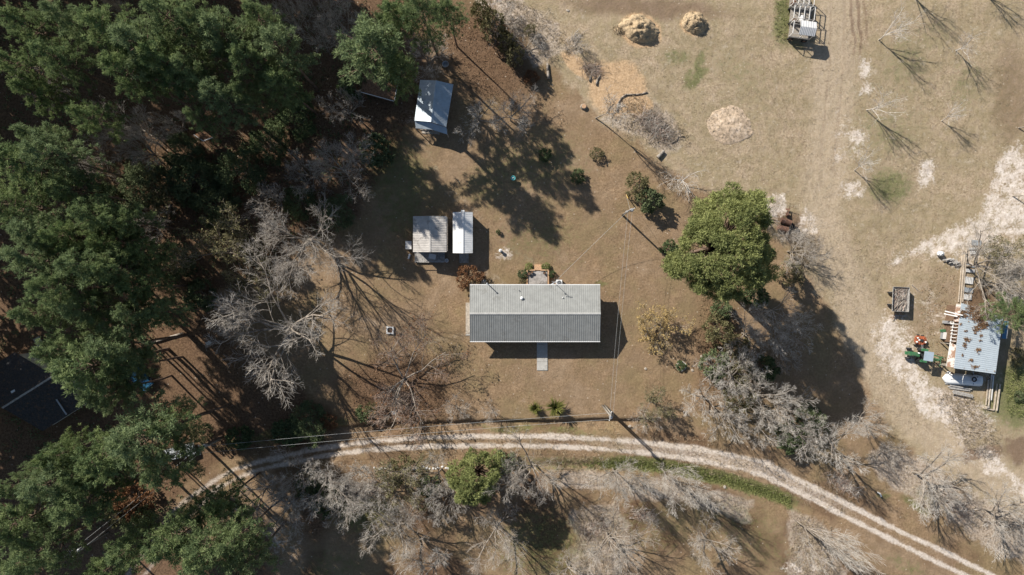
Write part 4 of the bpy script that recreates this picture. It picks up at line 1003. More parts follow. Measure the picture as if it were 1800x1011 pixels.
def Q(px, py, h): x, y = W(px, py, h); return Vector((x, y, h))
class BM(MB):
    """MB in world coordinates, stored relative to a root"""
    def put(self, name, mat, root, smooth=False, label=None):
        l = root.location if root.parent is None else root.parent.location
        self.v = [(p[0] - l[0], p[1] - l[1], p[2] - l[2]) for p in self.v]
        return self.build(name, mat, root, smooth, label)
    def slab(self, a, b, c, d, th):
        n = (Vector(b) - Vector(a)).cross(Vector(d) - Vector(a)).normalized()
        if n.z < 0: n = -n
        top = [Vector(p) for p in (a, b, c, d)]; bot = [p - n * th for p in top]
        return self.add(top + bot, [(0, 1, 2, 3), (7, 6, 5, 4), (0, 4, 5, 1), (1, 5, 6, 2), (2, 6, 7, 3), (3, 7, 4, 0)])
    def ribs(self, a, b, c, d, step, w, hgt):
        """ribs parallel to edge a->d, spaced along a->b"""
        a, b, c, d = map(Vector, (a, b, c, d)); n = (b - a).cross(d - a).normalized()
        if n.z < 0: n = -n
        m = max(2, int((b - a).length / step)); u = (b - a).normalized() * (w / 2)
        for i in range(m + 1):
            t = i / m; t = min(max(t, 0.004), 0.996); p = a + (b - a) * t; q = d + (c - d) * t; e = (q - p).normalized() * 0.01
            p = p + e; q = q - e
            self.add([p - u - n * .003, p + u - n * .003, q + u - n * .003, q - u - n * .003, p - u * .45 + n * hgt, p + u * .45 + n * hgt, q + u * .45 + n * hgt, q - u * .45 + n * hgt],
                     [(4, 5, 6, 7), (0, 1, 5, 4), (1, 2, 6, 5), (2, 3, 7, 6), (3, 0, 4, 7)])
        return self
    def walls(self, pts):
        """pts list of (x,y,ztop) -> solid prism from the ground"""
        n = len(pts); p = [(x, y, -0.15) for x, y, z in pts] + [(x, y, z) for x, y, z in pts]
        f = [(i, (i + 1) % n, n + (i + 1) % n, n + i) for i in range(n)] + [tuple(range(n - 1, -1, -1)), tuple(range(n, 2 * n))]
        return self.add(p, f)
    def seg(self, p, q, z0, zp, zq, th):
        p = Vector(p[:2]).to_3d(); q = Vector(q[:2]).to_3d(); s = Vector((-(q - p).y, (q - p).x, 0)).normalized() * th / 2
        v = [p - s, p + s, q + s, q - s]; zz_ = [zp, zp, zq, zq]
        return self.add([(a.x, a.y, z0) for a in v] + [(a.x, a.y, z) for a, z in zip(v, zz_)], [(0, 1, 5, 4), (1, 2, 6, 5), (2, 3, 7, 6), (3, 0, 4, 7), (4, 5, 6, 7), (3, 2, 1, 0)])
    def beam(self, a, b, w, h):
        a, b = Vector(a), Vector(b); d = (b - a).normalized(); s = d.cross(Vector((0, 0, 1))); s = s.normalized() * w / 2 if s.length > 1e-4 else Vector((w / 2, 0, 0)); u = s.cross(d).normalized() * h / 2
        return self.add([a - s - u, a + s - u, a + s + u, a - s + u, b - s - u, b + s - u, b + s + u, b - s + u], [(0, 1, 2, 3), (7, 6, 5, 4), (0, 4, 5, 1), (1, 5, 6, 2), (2, 6, 7, 3), (3, 7, 4, 0)])

def gable(name, label, cat, en, re, rw_ends, ze, zr, m_roof, m_wall, step, rib=(0.07, 0.045), inset=(0.5, 0.5), trim=M_ROOFTRIM):
    """en = four eave corners (A0,A1 one eave, B0,B1 the other) in px; re = ridge ends (R0,R1) in px"""
    A0, A1 = (Q(*p, ze) for p in en[:2]); B0, B1 = (Q(*p, ze) for p in en[2:]); R0, R1 = (Q(*p, zr) for p in re)
    cen = (A0 + A1 + B0 + B1) / 4
    root = thing(name, label, cat, (cen.x, cen.y, 0))
    o = BM(); o.slab(A0, A1, R1, R0, 0.09); o.slab(B0, B1, R1, R0, 0.09)
    o.ribs(A0, A1, R1, R0, step, *rib); o.ribs(B0, B1, R1, R0, step, *rib)
    roof = o.put('roof', m_roof, root)
    ax = (R1 - R0).normalized()
    cp = BM(); up = Vector((0, 0, 0.055)); sA = (A0 - R0).normalized() * 0.16; sB = (B0 - R0).normalized() * 0.16
    cp.add([R0 + up, R1 + up, R1 + sA + up, R0 + sA + up, R1 + sB + up, R0 + sB + up], [(0, 1, 2, 3), (0, 5, 4, 1)])
    cp.put('ridge_cap', trim, roof)
    i0, i1 = inset; s = lambda P, along, toward: P + ax * along + (Vector((R0.x, R0.y, 0)) - Vector((A0.x, A0.y, 0))).normalized() * toward
    lift = 0.12 - (zr - ze) * 0  # walls stop just under the slabs
    half = ((A0 + B0) / 2 - A0); hl = half.length
    zi = ze + (zr - ze) * (i1 / hl) - 0.13
    w = []
    for P, al, tw, z in ((A0, i0, i1, zi), (A1, -i0, i1, zi), (R1, -i0, 0, zr - 0.13), (B1, -i0, -i1, zi), (B0, i0, -i1, zi), (R0, i0, 0, zr - 0.13)):
        p = s(P, al, tw); w.append((p.x, p.y, z))
    wb = BM(); wb.walls(w); wb.put('wall', m_wall, root)
    return root, w, roof

def window(root, p, q, z0, z1, out):
    """a window on wall line p->q"""
    p, q, out = Vector(p), Vector(q), Vector(out)
    f = BM(); d = (q - p).normalized()
    mid_ = (p + q) / 2; n = out.normalized()
    for a, b, za, zb in ((p, q, z0, z0), (p, q, z1, z1)):
        f.beam((a.x + n.x * .03, a.y + n.y * .03, za), (b.x + n.x * .03, b.y + n.y * .03, zb), 0.07, 0.08)
    for a in (p, q): f.beam((a.x + n.x * .03, a.y + n.y * .03, z0 + .04), (a.x + n.x * .03, a.y + n.y * .03, z1 - .04), 0.07, 0.08)
    fo = f.put('window', M_WHITE, root)
    g = BM(); g.beam((mid_.x - d.x * (q - p).length / 2 + n.x * .012, mid_.y - d.y * (q - p).length / 2 + n.y * .012, (z0 + z1) / 2), (q.x + n.x * .012, q.y + n.y * .012, (z0 + z1) / 2), 0.02, z1 - z0 - 0.1)
    g.put('pane', M_GLASS, fo)

# main house
house, w, hroof = gable('farmhouse', 'long house with grey ribbed metal roof in the middle of the lawn', 'house',
    [(826, 501), (1055, 501), (826, 600), (1055, 600)], [(825.5, 551.5), (1056, 551.5)], None, 2.65, 4.25, M_ROOF, M_SIDING, 0.31, (0.065, 0.036), (0.55, 1.15))
xw0, yN, _ = w[0]; xe0 = w[1][0]; yS = w[3][1]
for fx in (0.12, 0.34, 0.72, 0.90):
    x = xw0 + (xe0 - xw0) * fx
    window(house, (x - .5, yS, 0), (x + .5, yS, 0), 1.0, 2.1, (0, -1, 0)); window(house, (x - .5, yN, 0), (x + .5, yN, 0), 1.0, 2.1, (0, 1, 0))
d = BM(); d.box((W(953, 0)[0], yS - .02, 1.05), (0.95, 0.06, 2.1)); do = d.put('door', M_BROWNWOOD, house)
d = BM(); d.box((W(953, 0)[0] + .36, yS - .07, 1.0), (0.05, 0.05, 0.12)); d.put('handle', M_STEEL, do)
d = BM()
for px in (850, 905, 1000, 1045): d.tube((*W(px, 596, 1.5), -0.1), (*W(px, 596, 1.5), 2.62), 0.06, 0.06, 8)
d.put('porch_post', M_WHITE, house)
d = BM(); a = Q(826, 501, 2.60); b = Q(1055, 501, 2.60); d.beam(a + Vector((0, .05, 0)), b + Vector((0, .05, 0)), 0.10, 0.10); d.put('gutter', M_WHITE, house)
d = BM(); a = Q(826, 600, 2.60); b = Q(1055, 600, 2.60); d.beam(a + Vector((0, -.05, 0)), b + Vector((0, -.05, 0)), 0.10, 0.10); d.put('gutter', M_WHITE, house)
def roofz(py): return 2.65 + (4.25 - 2.65) * (py - 501) / 50.5
for px, py, r0, hh, mt in ((912, 510, 0.05, 0.3, M_STEEL), (992, 515.5, 0.05, 0.3, M_STEEL), (989, 523, 0.06, 0.28, M_WHITE), (917, 524, 0.17, 0.34, M_WHITE)):
    z = roofz(py); x, y = W(px, py, z); d = BM(); d.lathe([(r0 * 1.5, 0), (r0, 0.05), (r0, hh), (r0 * 1.45, hh + .01), (r0 * 1.3, hh + .1), (0.02, hh + .13)], (x, y, z - .1), 12)
    d.put('vent_pipe', mt, house, True)
# masts that lean over the north slope with their shadow on it
t = thing('antenna_mast', 'thin aerial mast with a crossbar rising behind the house, right of the patio', 'antenna', (*W(972, 497), 0))
d = BM(); x, y = W(972, 497); d.tube((x, y, -.1), (x, y, 5.4), 0.035, 0.03, 8); mo = d.put('mast', M_STEEL, t)
d = BM(); d.beam((x - .5, y + .12, 5.38), (x + .5, y - .12, 5.38), 0.05, 0.05)
for i in range(5): d.beam((x - .4 + .2 * i - .06, y - .25, 5.36), (x - .4 + .2 * i + .06, y + .25, 5.36), 0.015, 0.015)
d.put('crossbar', M_STEEL, t)
t = thing('service_mast', 'short grey service mast at the eave near the red brown bush', 'utility mast', (*W(858, 499), 0))
d = BM(); x, y = W(858, 499); d.tube((x, y, -.1), (x, y, 4.4), 0.07, 0.06, 8); d.put('mast', M_STEEL, t)
d = BM(); d.lathe([(0.05, 0), (0.13, .03), (0.13, .12), (0.03, .2)], (x, y, 4.4), 10); d.put('weatherhead', M_STEEL, t)
t = thing('conduit_pipe', 'grey conduit pipe sticking out from the eave beside the heat pump', 'pipe', (*W(973, 499, 2.4), 0))
d = BM(); d.tube(Q(968, 500.5, 2.5), Q(979, 495, 2.75), 0.05, 0.05, 8); d.put('pipe', M_STEEL, t)
t = thing('satellite_dish', 'grey satellite dish on a short post behind the house by the red brown bush', 'satellite dish', (*W(851, 496), 0))
x, y = W(851, 496); d = BM(); d.tube((x, y, -.1), (x, y, 1.3), 0.04, 0.04, 8); d.put('post', M_STEEL, t)
d = BM(); dz = Vector((.35, -.35, .8)).normalized(); d.tube(Vector((x, y, 1.3)), Vector((x, y, 1.3)) + dz * .1, 0.12, 0.42, 16); d.put('dish', M_GREYWOOD, t, True)
d = BM(); d.tube(Vector((x, y, 1.35)), Vector((x, y, 1.35)) + dz * .55, 0.02, 0.02, 6); d.put('feed_arm', M_STEEL, t)

# heat pump
x, y = W(983, 497, .8); t = thing('heat_pump', 'white heat pump unit on the ground against the back wall of the house', 'air conditioner', (x, y))
d = BM(); d.box((x, y, .42), (.86, .86, .8)); d.put('cabinet', M_WHITE, t)
d = BM(); d.torus((x, y, .85), .31, .035, n=20); d.torus((x, y, .85), .18, .02, n=16); d.tube((x, y, .825), (x, y, .86), .10, .08, 12); d.put('grille', M_STEEL, t)
d = BM(); d.tube((x, y, .822), (x, y, .83), .29, .29, 20); d.put('fan_opening', M_DARK, t)

# patio with brick rim and step
x, y = W(945, 487); t = thing('brick_patio', 'raised stained patio with tan brick rim and step behind the house', 'patio', (x, y))
a = W(926.5, 475); b = W(963.5, 501); cx_, cy_ = (a[0] + b[0]) / 2, (a[1] + b[1]) / 2; sx_, sy_ = b[0] - a[0], a[1] - b[1]
d = BM(); d.box((cx_, cy_, .2), (sx_ - .3, sy_ - .3, .6)); d.put('floor', M_STAINED, t)
d = BM(); d.box((a[0], cy_, .25), (.2, sy_, .78)); d.box((b[0], cy_, .25), (.2, sy_, .78)); d.box((cx_ - .95, a[1], .25), (1.15, .2, .78)); d.box((cx_ + .98, a[1], .25), (1.1, .2, .78)); d.put('brick_rim', M_BRICK, t)
sxp = W(945.5, 471); d = BM(); d.box((sxp[0], sxp[1] - .05, .12), (1.1, .62, .4)); d.box((sxp[0], sxp[1] + .38, .02), (1.1, .3, .25)); d.put('step', M_BRICK, t)
for px, py, r0, lab in ((930, 481, .26, 'dark round flower pot in the left corner of the patio'), (935, 478.5, .2, 'smaller dark flower pot beside the corner pot on the patio'), (957, 480, .2, 'dark flower pot in the right corner of the patio')):
    x, y = W(px, py, .7); t = thing('flower_pot', lab, 'flower pot', (x, y, .5), 0, 'pots on the patio')
    d = BM(); d.lathe([(r0 * .65, .5), (r0, .85), (r0 * 1.08, .9), (r0 * .9, .9), (r0 * .85, .84)], (x, y, 0), 14); d.put('pot', M_DARK, t, True)
    d = BM(); d.tube((x, y, .8), (x, y, .86), r0 * .84, r0 * .84, 14); d.put('soil', M_SOIL, t)

# paved strips
x, y = W(953, 625); t = thing('front_walk', 'concrete slab walk leading from the front door onto the lawn', 'walkway', (x, y))
for i in range(4):
    y0 = W(0, 590 + i * 15.3)[1]; y1 = W(0, 590 + (i + 1) * 15.3)[1]
    d = BM(); d.box((x, (y0 + y1) / 2, .01), (1.58, y0 - y1 - .03, .16)); d.put('slab', M_CONC, t)
x, y = W(822.5, 560); t = thing('side_walk', 'narrow pale concrete strip along the left end of the house', 'walkway', (x, y))
d = BM(); d.box((x + .1, y, .0), (.85, 4.75, .14)); d.put('slab', M_STONE, t)
d = BM(); d.box((x + .1, y - 2.45, .0), (.85, .1, .17)); d.put('edging', M_WHITESTONE, t)

# white shed
shed, w, _ = gable('garden_shed', 'narrow shed with bright white gable roof left of the lawn clearing', 'shed', [(796, 373), (796, 445), (831, 373), (831, 445)], [(813.7, 372.5), (813.7, 445.3)], None, 2.2, 2.75, M_SHEDROOF, M_SIDING, 0.3, (0.05, 0.018), (.18, .2), M_SHEDROOF)
d = BM(); p = Q(813.7, 371.5, 2.5); d.box((p.x, p.y, 2.5), (.45, .3, .35)); d.put('gable_vent', M_WHITE, shed)
d = BM(); p = W(815, 444); d.box((p[0], w[2][1] - .03, 1.0), (1.2, .06, 1.9)); d.put('door', M_WHITE, shed)
x, y = W(815.5, 453.5, .3); t = thing('wooden_ramp', 'grey wooden ramp in front of the white shed', 'ramp', (x, y))
d = BM()
for i in range(9): yy = y + .68 - i * .165; d.box((x, yy, .30 - .03 * i), (1.38, .15, .05))
d.put('planks', M_GREYWOOD, t); d = BM(); d.box((x - .55, y, .08), (.1, 1.3, .2)); d.box((x + .55, y, .08), (.1, 1.3, .2)); d.put('frame', M_WOOD, t)

# workshop with corrugated roof and deck
port, w, _ = gable('workshop', 'low building with dull white corrugated roof and front deck, beside the white shed', 'shed', [(726, 380.5), (726, 443), (785, 380.5), (785, 443)], [(755.5, 380), (755.5, 443.2)], None, 2.95, 3.4, M_PORTROOF, M_BROWNWOOD, 0.24, (0.09, 0.035), (.25, .3), M_PORTROOF)
d = BM(); d.beam(Q(786.2, 382, 2.8), Q(786.2, 442, 2.8), .12, .1); d.put('gutter', M_PALEWOOD, port)
x, y = W(756, 452); t = thing('deck', 'shaded grey wooden deck in front of the corrugated roofed building', 'deck', (x, y))
d = BM()
for i in range(12): d.box((x, y + .76 - i * .138, .3), (4.5, .125, .05))
d.put('boards', M_GREYWOOD, t); d = BM(); d.box((x - 2.1, y, .1), (.12, 1.55, .35)); d.box((x + 2.1, y, .1), (.12, 1.55, .35)); d.box((x, y, .1), (.12, 1.55, .35)); d.put('joists', M_WOOD, t)
d = BM()
for px in (731, 757, 782): d.tube((*W(px, 460), .3), (*W(px, 460), 1.25), .05, .05, 6)
d.beam((*W(731, 460), 1.25), (*W(782, 460), 1.25), .08, .06); d.put('railing', M_GREYWOOD, t)
x, y = W(760, 451, 1.0); t = thing('deck_table', 'small grey table standing on the shaded deck', 'table', (x, y, .3))
d = BM(); d.box((x, y, 1.02), (1.05, .75, .05), R_(-12)); d.put('tabletop', M_OLDWHITE, t)
for sx, sy in ((-1, -1), (1, -1), (1, 1), (-1, 1)): d = BM(); d.box((x + sx * .4, y + sy * .25, .66), (.06, .06, .68)); d.put('leg', M_GREYWOOD, t)
x, y = W(785, 458, .8); t = thing('rain_barrel', 'small pale barrel at the right end of the shaded deck', 'barrel', (x, y))
d = BM(); d.lathe([(.24, 0), (.29, .3), (.29, .55), (.25, .85)], (x, y, 0), 16); d.put('body', M_STEEL, t, True); d = BM(); d.torus((x, y, .86), .235, .03); d.put('rim', M_WHITE, t)
x, y = W(718, 431, .9); t = thing('chest_cooler', 'pale boxy cooler standing left of the corrugated roofed building', 'cooler', (x, y))
d = BM(); d.box((x, y, .42), (.85, 1.15, .85)); d.put('body', M_STEEL, t); d = BM(); d.box((x, y, .89), (.9, 1.2, .08)); d.put('lid', M_OLDWHITE, t); d = BM(); d.box((x, y - .62, .7), (.3, .04, .04)); d.put('handle', M_DARK, t)
x, y = W(719, 451, .2); t = thing('white_bucket', 'tipped white bucket lying left of the deck', 'bucket', (x, y))
d = BM(); d.tube((x - .1, y - .35, .17), (x + .1, y + .35, .17), .12, .17, 12); d.put('body', M_WHITE, t); d = BM(); d.torus((x + .1, y + .35, .17), .16, .015, 'X', 12); d.put('handle', M_STEEL, t)

# cabin
cabin, w, _ = gable('log_cabin', 'old cabin with blue grey tin roof, brown leaf stains and stone steps', 'cabin', [(738.5, 140.5), (728.5, 212), (797, 148.5), (784.5, 223)], [(766.5, 141.5), (757.3, 214.5)], None, 2.7, 3.7, M_TIN, M_LOG, 0.2, (0.07, 0.03), (.35, .3), M_TIN)
A = Q(729, 213, 2.45); B = Q(757.5, 215.5, 2.75); Cc_ = Q(784.5, 224, 2.45); o = Vector((0.12, -0.95, -0.35))
d = BM(); d.slab(A, B, B + o, A + o, .05); d.slab(B, Cc_, Cc_ + o, B + o, .05); d.put('porch_roof', M_TIN, cabin)
d = BM()
for p in (A, B, Cc_): q = p + o * .95; d.tube((q.x, q.y, -.1), (q.x, q.y, q.z - .03), .07, .07, 8)
d.put('porch_post', M_WOOD, cabin)
x, y = W(759, 229); t = thing('stone_steps', 'rough grey stone steps in front of the cabin porch', 'steps', (x, y))
r = np.random.default_rng(3)
for i, (wd, z) in enumerate(((4.0, .5), (3.3, .3), (2.6, .12))):
    d = BM(); x0 = x - wd / 2 - .1 * i
    while x0 < x + wd / 2 - .2:
        l = .5 + .6 * r.random(); d.box((x0 + l / 2, y + .45 - .42 * i - .13 * (x0 - x) / 2 + r.normal(0, .03), z / 2), (l - .05, .42, z + .05 * r.random()), R_(-9) + r.normal(0, .05)); x0 += l
    d.put('step', M_STONE, t)
# leaf covered shed and tin lean-to in the wood
t_c = W(664, 150); t = thing('leaf_covered_shed', 'low shed whose flat roof is buried in brown leaves under the big bushy pine', 'shed', t_c)
a, b, c_, dd = Q(634.5, 161, 2.2), Q(692.5, 177, 2.2), Q(700, 135, 2.6), Q(642, 120, 2.6)
d = BM(); d.slab(a, b, c_, dd, .08); ro = d.put('roof', M_LEAFROOF, t)
d = BM(); s = Vector((.02, -.09, 0)); d.beam(a + s, b + s, .06, .16); s = Vector((.08, 0, 0)); d.beam(b + s, c_ + s, .06, .16); d.put('white_fascia', M_WHITE, ro)
d = BM(); ins = lambda p, q: p + (q - p) * .06
d.walls([(*ins(a, c_)[:2], 2.08), (*ins(b, dd)[:2], 2.08), (*ins(c_, a)[:2], 2.45), (*ins(dd, b)[:2], 2.45)]); d.put('wall', M_BROWNWOOD, t)
t_c = W(356, 235); t = thing('tin_lean_to', 'tiny leaf strewn lean-to with white roof edges in the deep shade of the wood', 'shed', t_c)
a, b, c_, dd = Q(341, 237, 1.9), Q(357, 248, 1.9), Q(373.5, 242, 2.1), Q(358, 229, 2.1)
d = BM(); d.slab(a, b, c_, dd, .05); ro = d.put('roof', M_LEAFROOF, t)
d = BM(); d.beam(a, b, .1, .14); d.beam(b, c_, .1, .14); d.put('white_fascia', M_WHITE, ro)
d = BM()
for p in (a, b, c_, dd): d.tube((p.x, p.y, -.1), (p.x, p.y, p.z - .05), .05, .05, 6)
d.put('posts', M_WOOD, t)
# dark roofed house at the left
dark, w, droof = gable('shingled_house', 'house with dark shingle roof half hidden by pines at the left edge', 'house', [(-65, 676), (25, 619), (75, 758), (165, 701)], [(4, 717), (95, 660)], None, 2.7, 4.7, M_SHINGLE, M_SIDING, 30.0, (0.01, 0.005), (.4, .5), M_GREYWOOD)
p = Q(24, 688, 4.2); d = BM(); d.box((p.x, p.y, p.z), (.6, .35, .3), R_(30)); d.put('roof_vent', M_WHITE, dark)
d = BM(); d.beam(Q(99, 702, 3.90), Q(117, 729, 3.18), .22, .06); d.put('valley_flashing', M_STEEL, dark)
d = BM(); p0 = Vector(w[3]); p1 = Vector(w[4])
for f in (.25, .6):
    q = p0 + (p1 - p0) * f; q2 = p0 + (p1 - p0) * (f + .12); n_ = Vector((p1.y - p0.y, -(p1.x - p0.x), 0)); n_ = n_ if n_.dot(Vector((.5, -.9, 0))) > 0 else -n_
    window(dark, (q.x, q.y, 0), (q2.x, q2.y, 0), 1.0, 2.1, n_)

# barn on the right
bc = W(1720, 597); barn = thing('barn', 'open barn with pale blue tin roof strewn with brown leaf patches', 'barn', bc)
nw, ne, se, sw = Q(1690, 533, 3.6), Q(1764, 553, 3.0), Q(1750, 657.5, 3.0), Q(1677, 647.5, 3.6)
d = BM(); d.slab(nw, ne, se, sw, .06); d.ribs(nw, sw, se, ne, .30, .07, .03); broof = d.put('roof', M_BARNTIN, barn)
nrm = (ne - nw).cross(sw - nw).normalized(); nrm = nrm if nrm.z > 0 else -nrm
r = np.random.default_rng(9); cl = []
patches = [(1712, 545, 11, 8, 300), (1735, 552, 15, 8, 400), (1722, 558, 13, 7, 300), (1730, 572, 7, 5, 90), (1716, 577, 5, 5, 70), (1724, 571, 6, 3, 60), (1728, 576, 5, 3, 40), (1692, 552, 5, 5, 70), (1694, 556, 7, 2, 40), (1700, 597, 5, 3, 50), (1695, 607, 3, 4, 35), (1720, 615, 4, 3, 45), (1707, 633, 3, 2, 25), (1715, 645, 6, 1.5, 30), (1724, 590, 2, 2, 12), (1714, 586, 2, 1, 10), (1698, 582, 2, 1, 10), (1691, 624, 2, 1.5, 10), (1724, 599, 2, 1, 8), (1688, 570, 2, 1.5, 8)]
for px, py, rx, ry, n in patches:
    q = np.column_stack([px + rx * .6 * r.normal(size=n), py + ry * .6 * r.normal(size=n)]); cl.append(q)
q = np.concatenate(cl); pts = []
for px, py in q:
    z = 3.3
    for _ in range(3):
        x, y = W(px, py, z); z = nw.z - (nrm.x * (x - nw.x) + nrm.y * (y - nw.y)) / nrm.z
    u = (Vector((x, y, z)) - nw); e1 = (ne - nw); e2 = (sw - nw)
    if 0.01 < u.dot(e1) / e1.length_squared < .99 and 0.01 < u.dot(e2) / e2.length_squared < .99: pts.append((x - bc[0], y - bc[1], z + .05))
pts = np.array(pts); V, F, ti = leaf_quads(pts, np.tile(np.array(nrm), (len(pts), 1)), .06, 6, .12, .05, r, r.random(len(pts)), .97)
tag(link('leaf_litter', np_mesh('leaf_litter', V, F, M_DEADLEAF, {'tint': ('FLOAT', ti)}), broof), kind='stuff')
ins = lambda p, q, f: p + (q - p) * f
a, b, c_, dd = ins(nw, se, .04), ins(ne, sw, .04), ins(se, nw, .04), ins(sw, ne, .04)
d = BM(); d.seg(a, b, -.1, 3.45, 2.9, .1); d.seg(b, c_, -.1, 2.9, 2.9, .1); d.seg(a, ins(a, dd, .62), -.1, 3.45, 3.45, .1); d.put('wall', M_BROWNWOOD, barn)
for f in (0, .28, .55, .8, 1): q = ins(dd, c_, f); d = BM(); d.box((q.x, q.y, 1.55), (.16, .16, 3.2)); d.put('post', M_WOOD, barn)
d = BM(); d.beam((*ins(dd, c_, 0)[:2], 3.38), (*c_[:2], 2.83), .1, .18); d.put('beam', M_WOOD, barn)
l0, l1, l2, l3 = Q(1680.5, 607, 3.35), Q(1676.6, 646.5, 3.35), Q(1664, 644, 2.5), Q(1672, 603, 2.5)
d = BM(); d.slab(l0, l1, l2, l3, .05); d.ribs(l0, l1, l2, l3, .26, .10, .04); lo = d.put('lean_to_roof', M_RUSTTIN, barn)
l0, l1, l2, l3 = Q(1689, 536, 3.35), Q(1685, 566, 3.35), Q(1676, 565, 2.6), Q(1681, 534, 2.6)
d = BM(); d.slab(l0, l1, l2, l3, .05); d.ribs(l0, l1, l2, l3, .26, .10, .04); d.put('lean_to_roof', M_RUSTTIN, barn)
for py in (570, 576, 582, 588, 594, 600): d = BM(); d.beam(Q(1686 - (py - 560) * .13, py, 3.3), Q(1672 - (py - 560) * .05, py - 1, 2.55), .08, .1); d.put('rafter', M_OLDWHITE, barn)
d = BM(); d.beam(Q(1676, 566, 2.5), Q(1664.5, 643, 2.42), .1, .14); d.put('purlin', M_OLDWHITE, barn)
for f in (0, .5, 1): q = Q(1676, 566, 2.4).lerp(Q(1665.5, 643, 2.4), f); d = BM(); d.box((q.x, q.y, 1.15), (.12, .12, 2.4)); d.put('post', M_WOOD, barn)

# ------------------------------------------------------------------ yard things round the barn
def one(name, label, cat, px, py, h=0.0, group=None): return thing(name, label, cat, W(px, py, h), 0, group)
t = one('blue_rack', 'blue metal rack leaning on the right wall of the barn', 'rack', 1766, 580); p = Q(1766.5, 580, 1.2)
d = BM(); d.box((p.x, p.y, 1.15), (.75, 2.6, .06), R_(-7)); d.put('tray', M_BLUE, t); d = BM(); d.box((p.x - .38, p.y, 1.22), (.05, 2.6, .1), R_(-7)); d.box((p.x + .38, p.y, 1.22), (.05, 2.6, .1), R_(-7)); d.put('rail', M_STEEL, t)
for sx, sy in ((-1, -1), (1, -1), (1, 1), (-1, 1)): d = BM(); d.box((p.x + .3 * sx + .12 * sy, p.y + 1.1 * sy, .55), (.06, .06, 1.15)); d.put('leg', M_STEEL, t)
for a, b, lab in (((1661, 547, 3.0), (1692, 554.5, 3.85), 'upper white beam jutting left over the barn lean-to'), ((1659.5, 551.5, 2.6), (1683, 556.5, 3.4), 'lower white beam jutting left over the barn lean-to')):
    t = one('white_beam', lab, 'beam', a[0], a[1], a[2], 'beams at the barn'); d = BM(); d.beam(Q(*a), Q(*b), .16, .16); d.put('timber', M_OLDWHITE, t)
t = one('metal_cabinet', 'grey metal box by the rafters at the left of the barn', 'cabinet', 1677, 567); p = Q(1676, 567.5, 1.9)
d = BM(); d.box((p.x, p.y, .95), (.9, .42, 1.9), R_(-6)); d.put('body', M_STEEL, t); d = BM(); d.box((p.x, p.y, 1.93), (.95, .46, .05), R_(-6)); d.put('top', M_OLDWHITE, t)
t = one('feed_bin', 'small grey green bin on the sand left of the barn', 'bin', 1661, 587); p = Q(1660.5, 590, .7)
d = BM(); d.box((p.x, p.y - .05, .35), (.42, .95, .7), R_(-8)); d.put('body', M_STEEL, t); d = BM(); d.box((p.x - .02, p.y + .72, .3), (.5, .35, .6), R_(8)); d.put('hopper', M_GREEN, t); d = BM(); d.box((p.x, p.y, .73), (.46, 1.0, .05), R_(-8)); d.put('lid', M_OLDWHITE, t)
# upturned white boat
c0 = W(1689, 667); t = thing('upturned_boat', 'long white upturned boat hull lying in front of the barn', 'boat', (c0[0], c0[1]), R_(-4))
V = []; Fc = []; ns = 14; nk = 9
for i in range(ns + 1):
    s = i / ns; x = -2.9 + 5.8 * s; hw = .72 * min(1, (1 - (1 - min(s / .22, 1)) ** 2) ** .5 + .02)
    for k in range(nk):
        a = math.pi * k / (nk - 1); V.append((x, hw * math.cos(a) * (1 if abs(math.cos(a)) < .9 else 1.08), .12 + .52 * math.sin(a) ** .55 * min(1, .5 + s * 2)))
for i in range(ns):
    for k in range(nk - 1): Fc.append((i * nk + k, i * nk + k + 1, (i + 1) * nk + k + 1, (i + 1) * nk + k))
d = MB(); d.add(V, Fc + [tuple(range(ns * nk, ns * nk + nk))]); d.build('hull', M_WHITE, t, True)
d = MB(); d.beam = None; d.box((.3, 0, .66), (4.6, .07, .06)); d.build('keel', M_OLDWHITE, t)
d = MB(); d.box((.2, -.8, .12), (5.2, .08, .08)); d.box((.2, .8, .12), (5.2, .08, .08)); d.build('gunwale', M_OLDWHITE, t)
for px0, py0, px1, py1, n, w_, mt, lab in ((1668, 677, 1705, 681, 4, .18, M_GREYWOOD, 'stack of grey boards right in front of the white boat'), (1673, 687, 1708, 695, 3, .16, M_GREYWOOD, 'slanting pair of grey boards below the board stack by the boat'),
    (1732, 712, 1737, 664, 3, .14, M_PALEWOOD, 'left row of pale poles running down from the barn corner'), (1737, 703, 1742, 660, 3, .12, M_OLDWHITE, 'white pipes laid beside the pale poles at the barn corner'), (1746, 722, 1752, 676, 2, .2, M_PALEWOOD, 'right row of pale poles running down from the barn corner'),
    (1687, 532, 1694, 440, 5, .15, M_PALEWOOD, 'long strip of pale old boards running up from the barn toward the white tank')):
    t = one('board_stack', lab, 'lumber', (px0 + px1) / 2, (py0 + py1) / 2, 0, 'lumber at the barn'); rr = np.random.default_rng(int(px0))
    u = Q(px1, py1, .2) - Q(px0, py0, .2); s = Vector((-u.y, u.x, 0)).normalized() * w_ * 1.15
    for i in range(n):
        off = s * (i - n / 2); j = u * rr.normal(0, .03); z = .1 + .14 * rr.integers(0, 3); d = BM()
        d.beam(Q(px0, py0, 0) + off + j + Vector((0, 0, z)), Q(px1, py1, 0) + off + j + Vector((rr.normal(0, .08), rr.normal(0, .08), z + .03)), w_, .1); d.put('board', mt, t)
t = one('crossing_timber', 'short timbers closing the lower end of the pole rows at the barn corner', 'lumber', 1740, 720); d = BM(); d.beam(Q(1728, 717, .15), Q(1747, 721, .15), .16, .16); d.put('timber', M_PALEWOOD, t); d = BM(); d.box((*W(1734, 715), .2), (.35, .28, .4)); d.put('block', M_STONE, t)
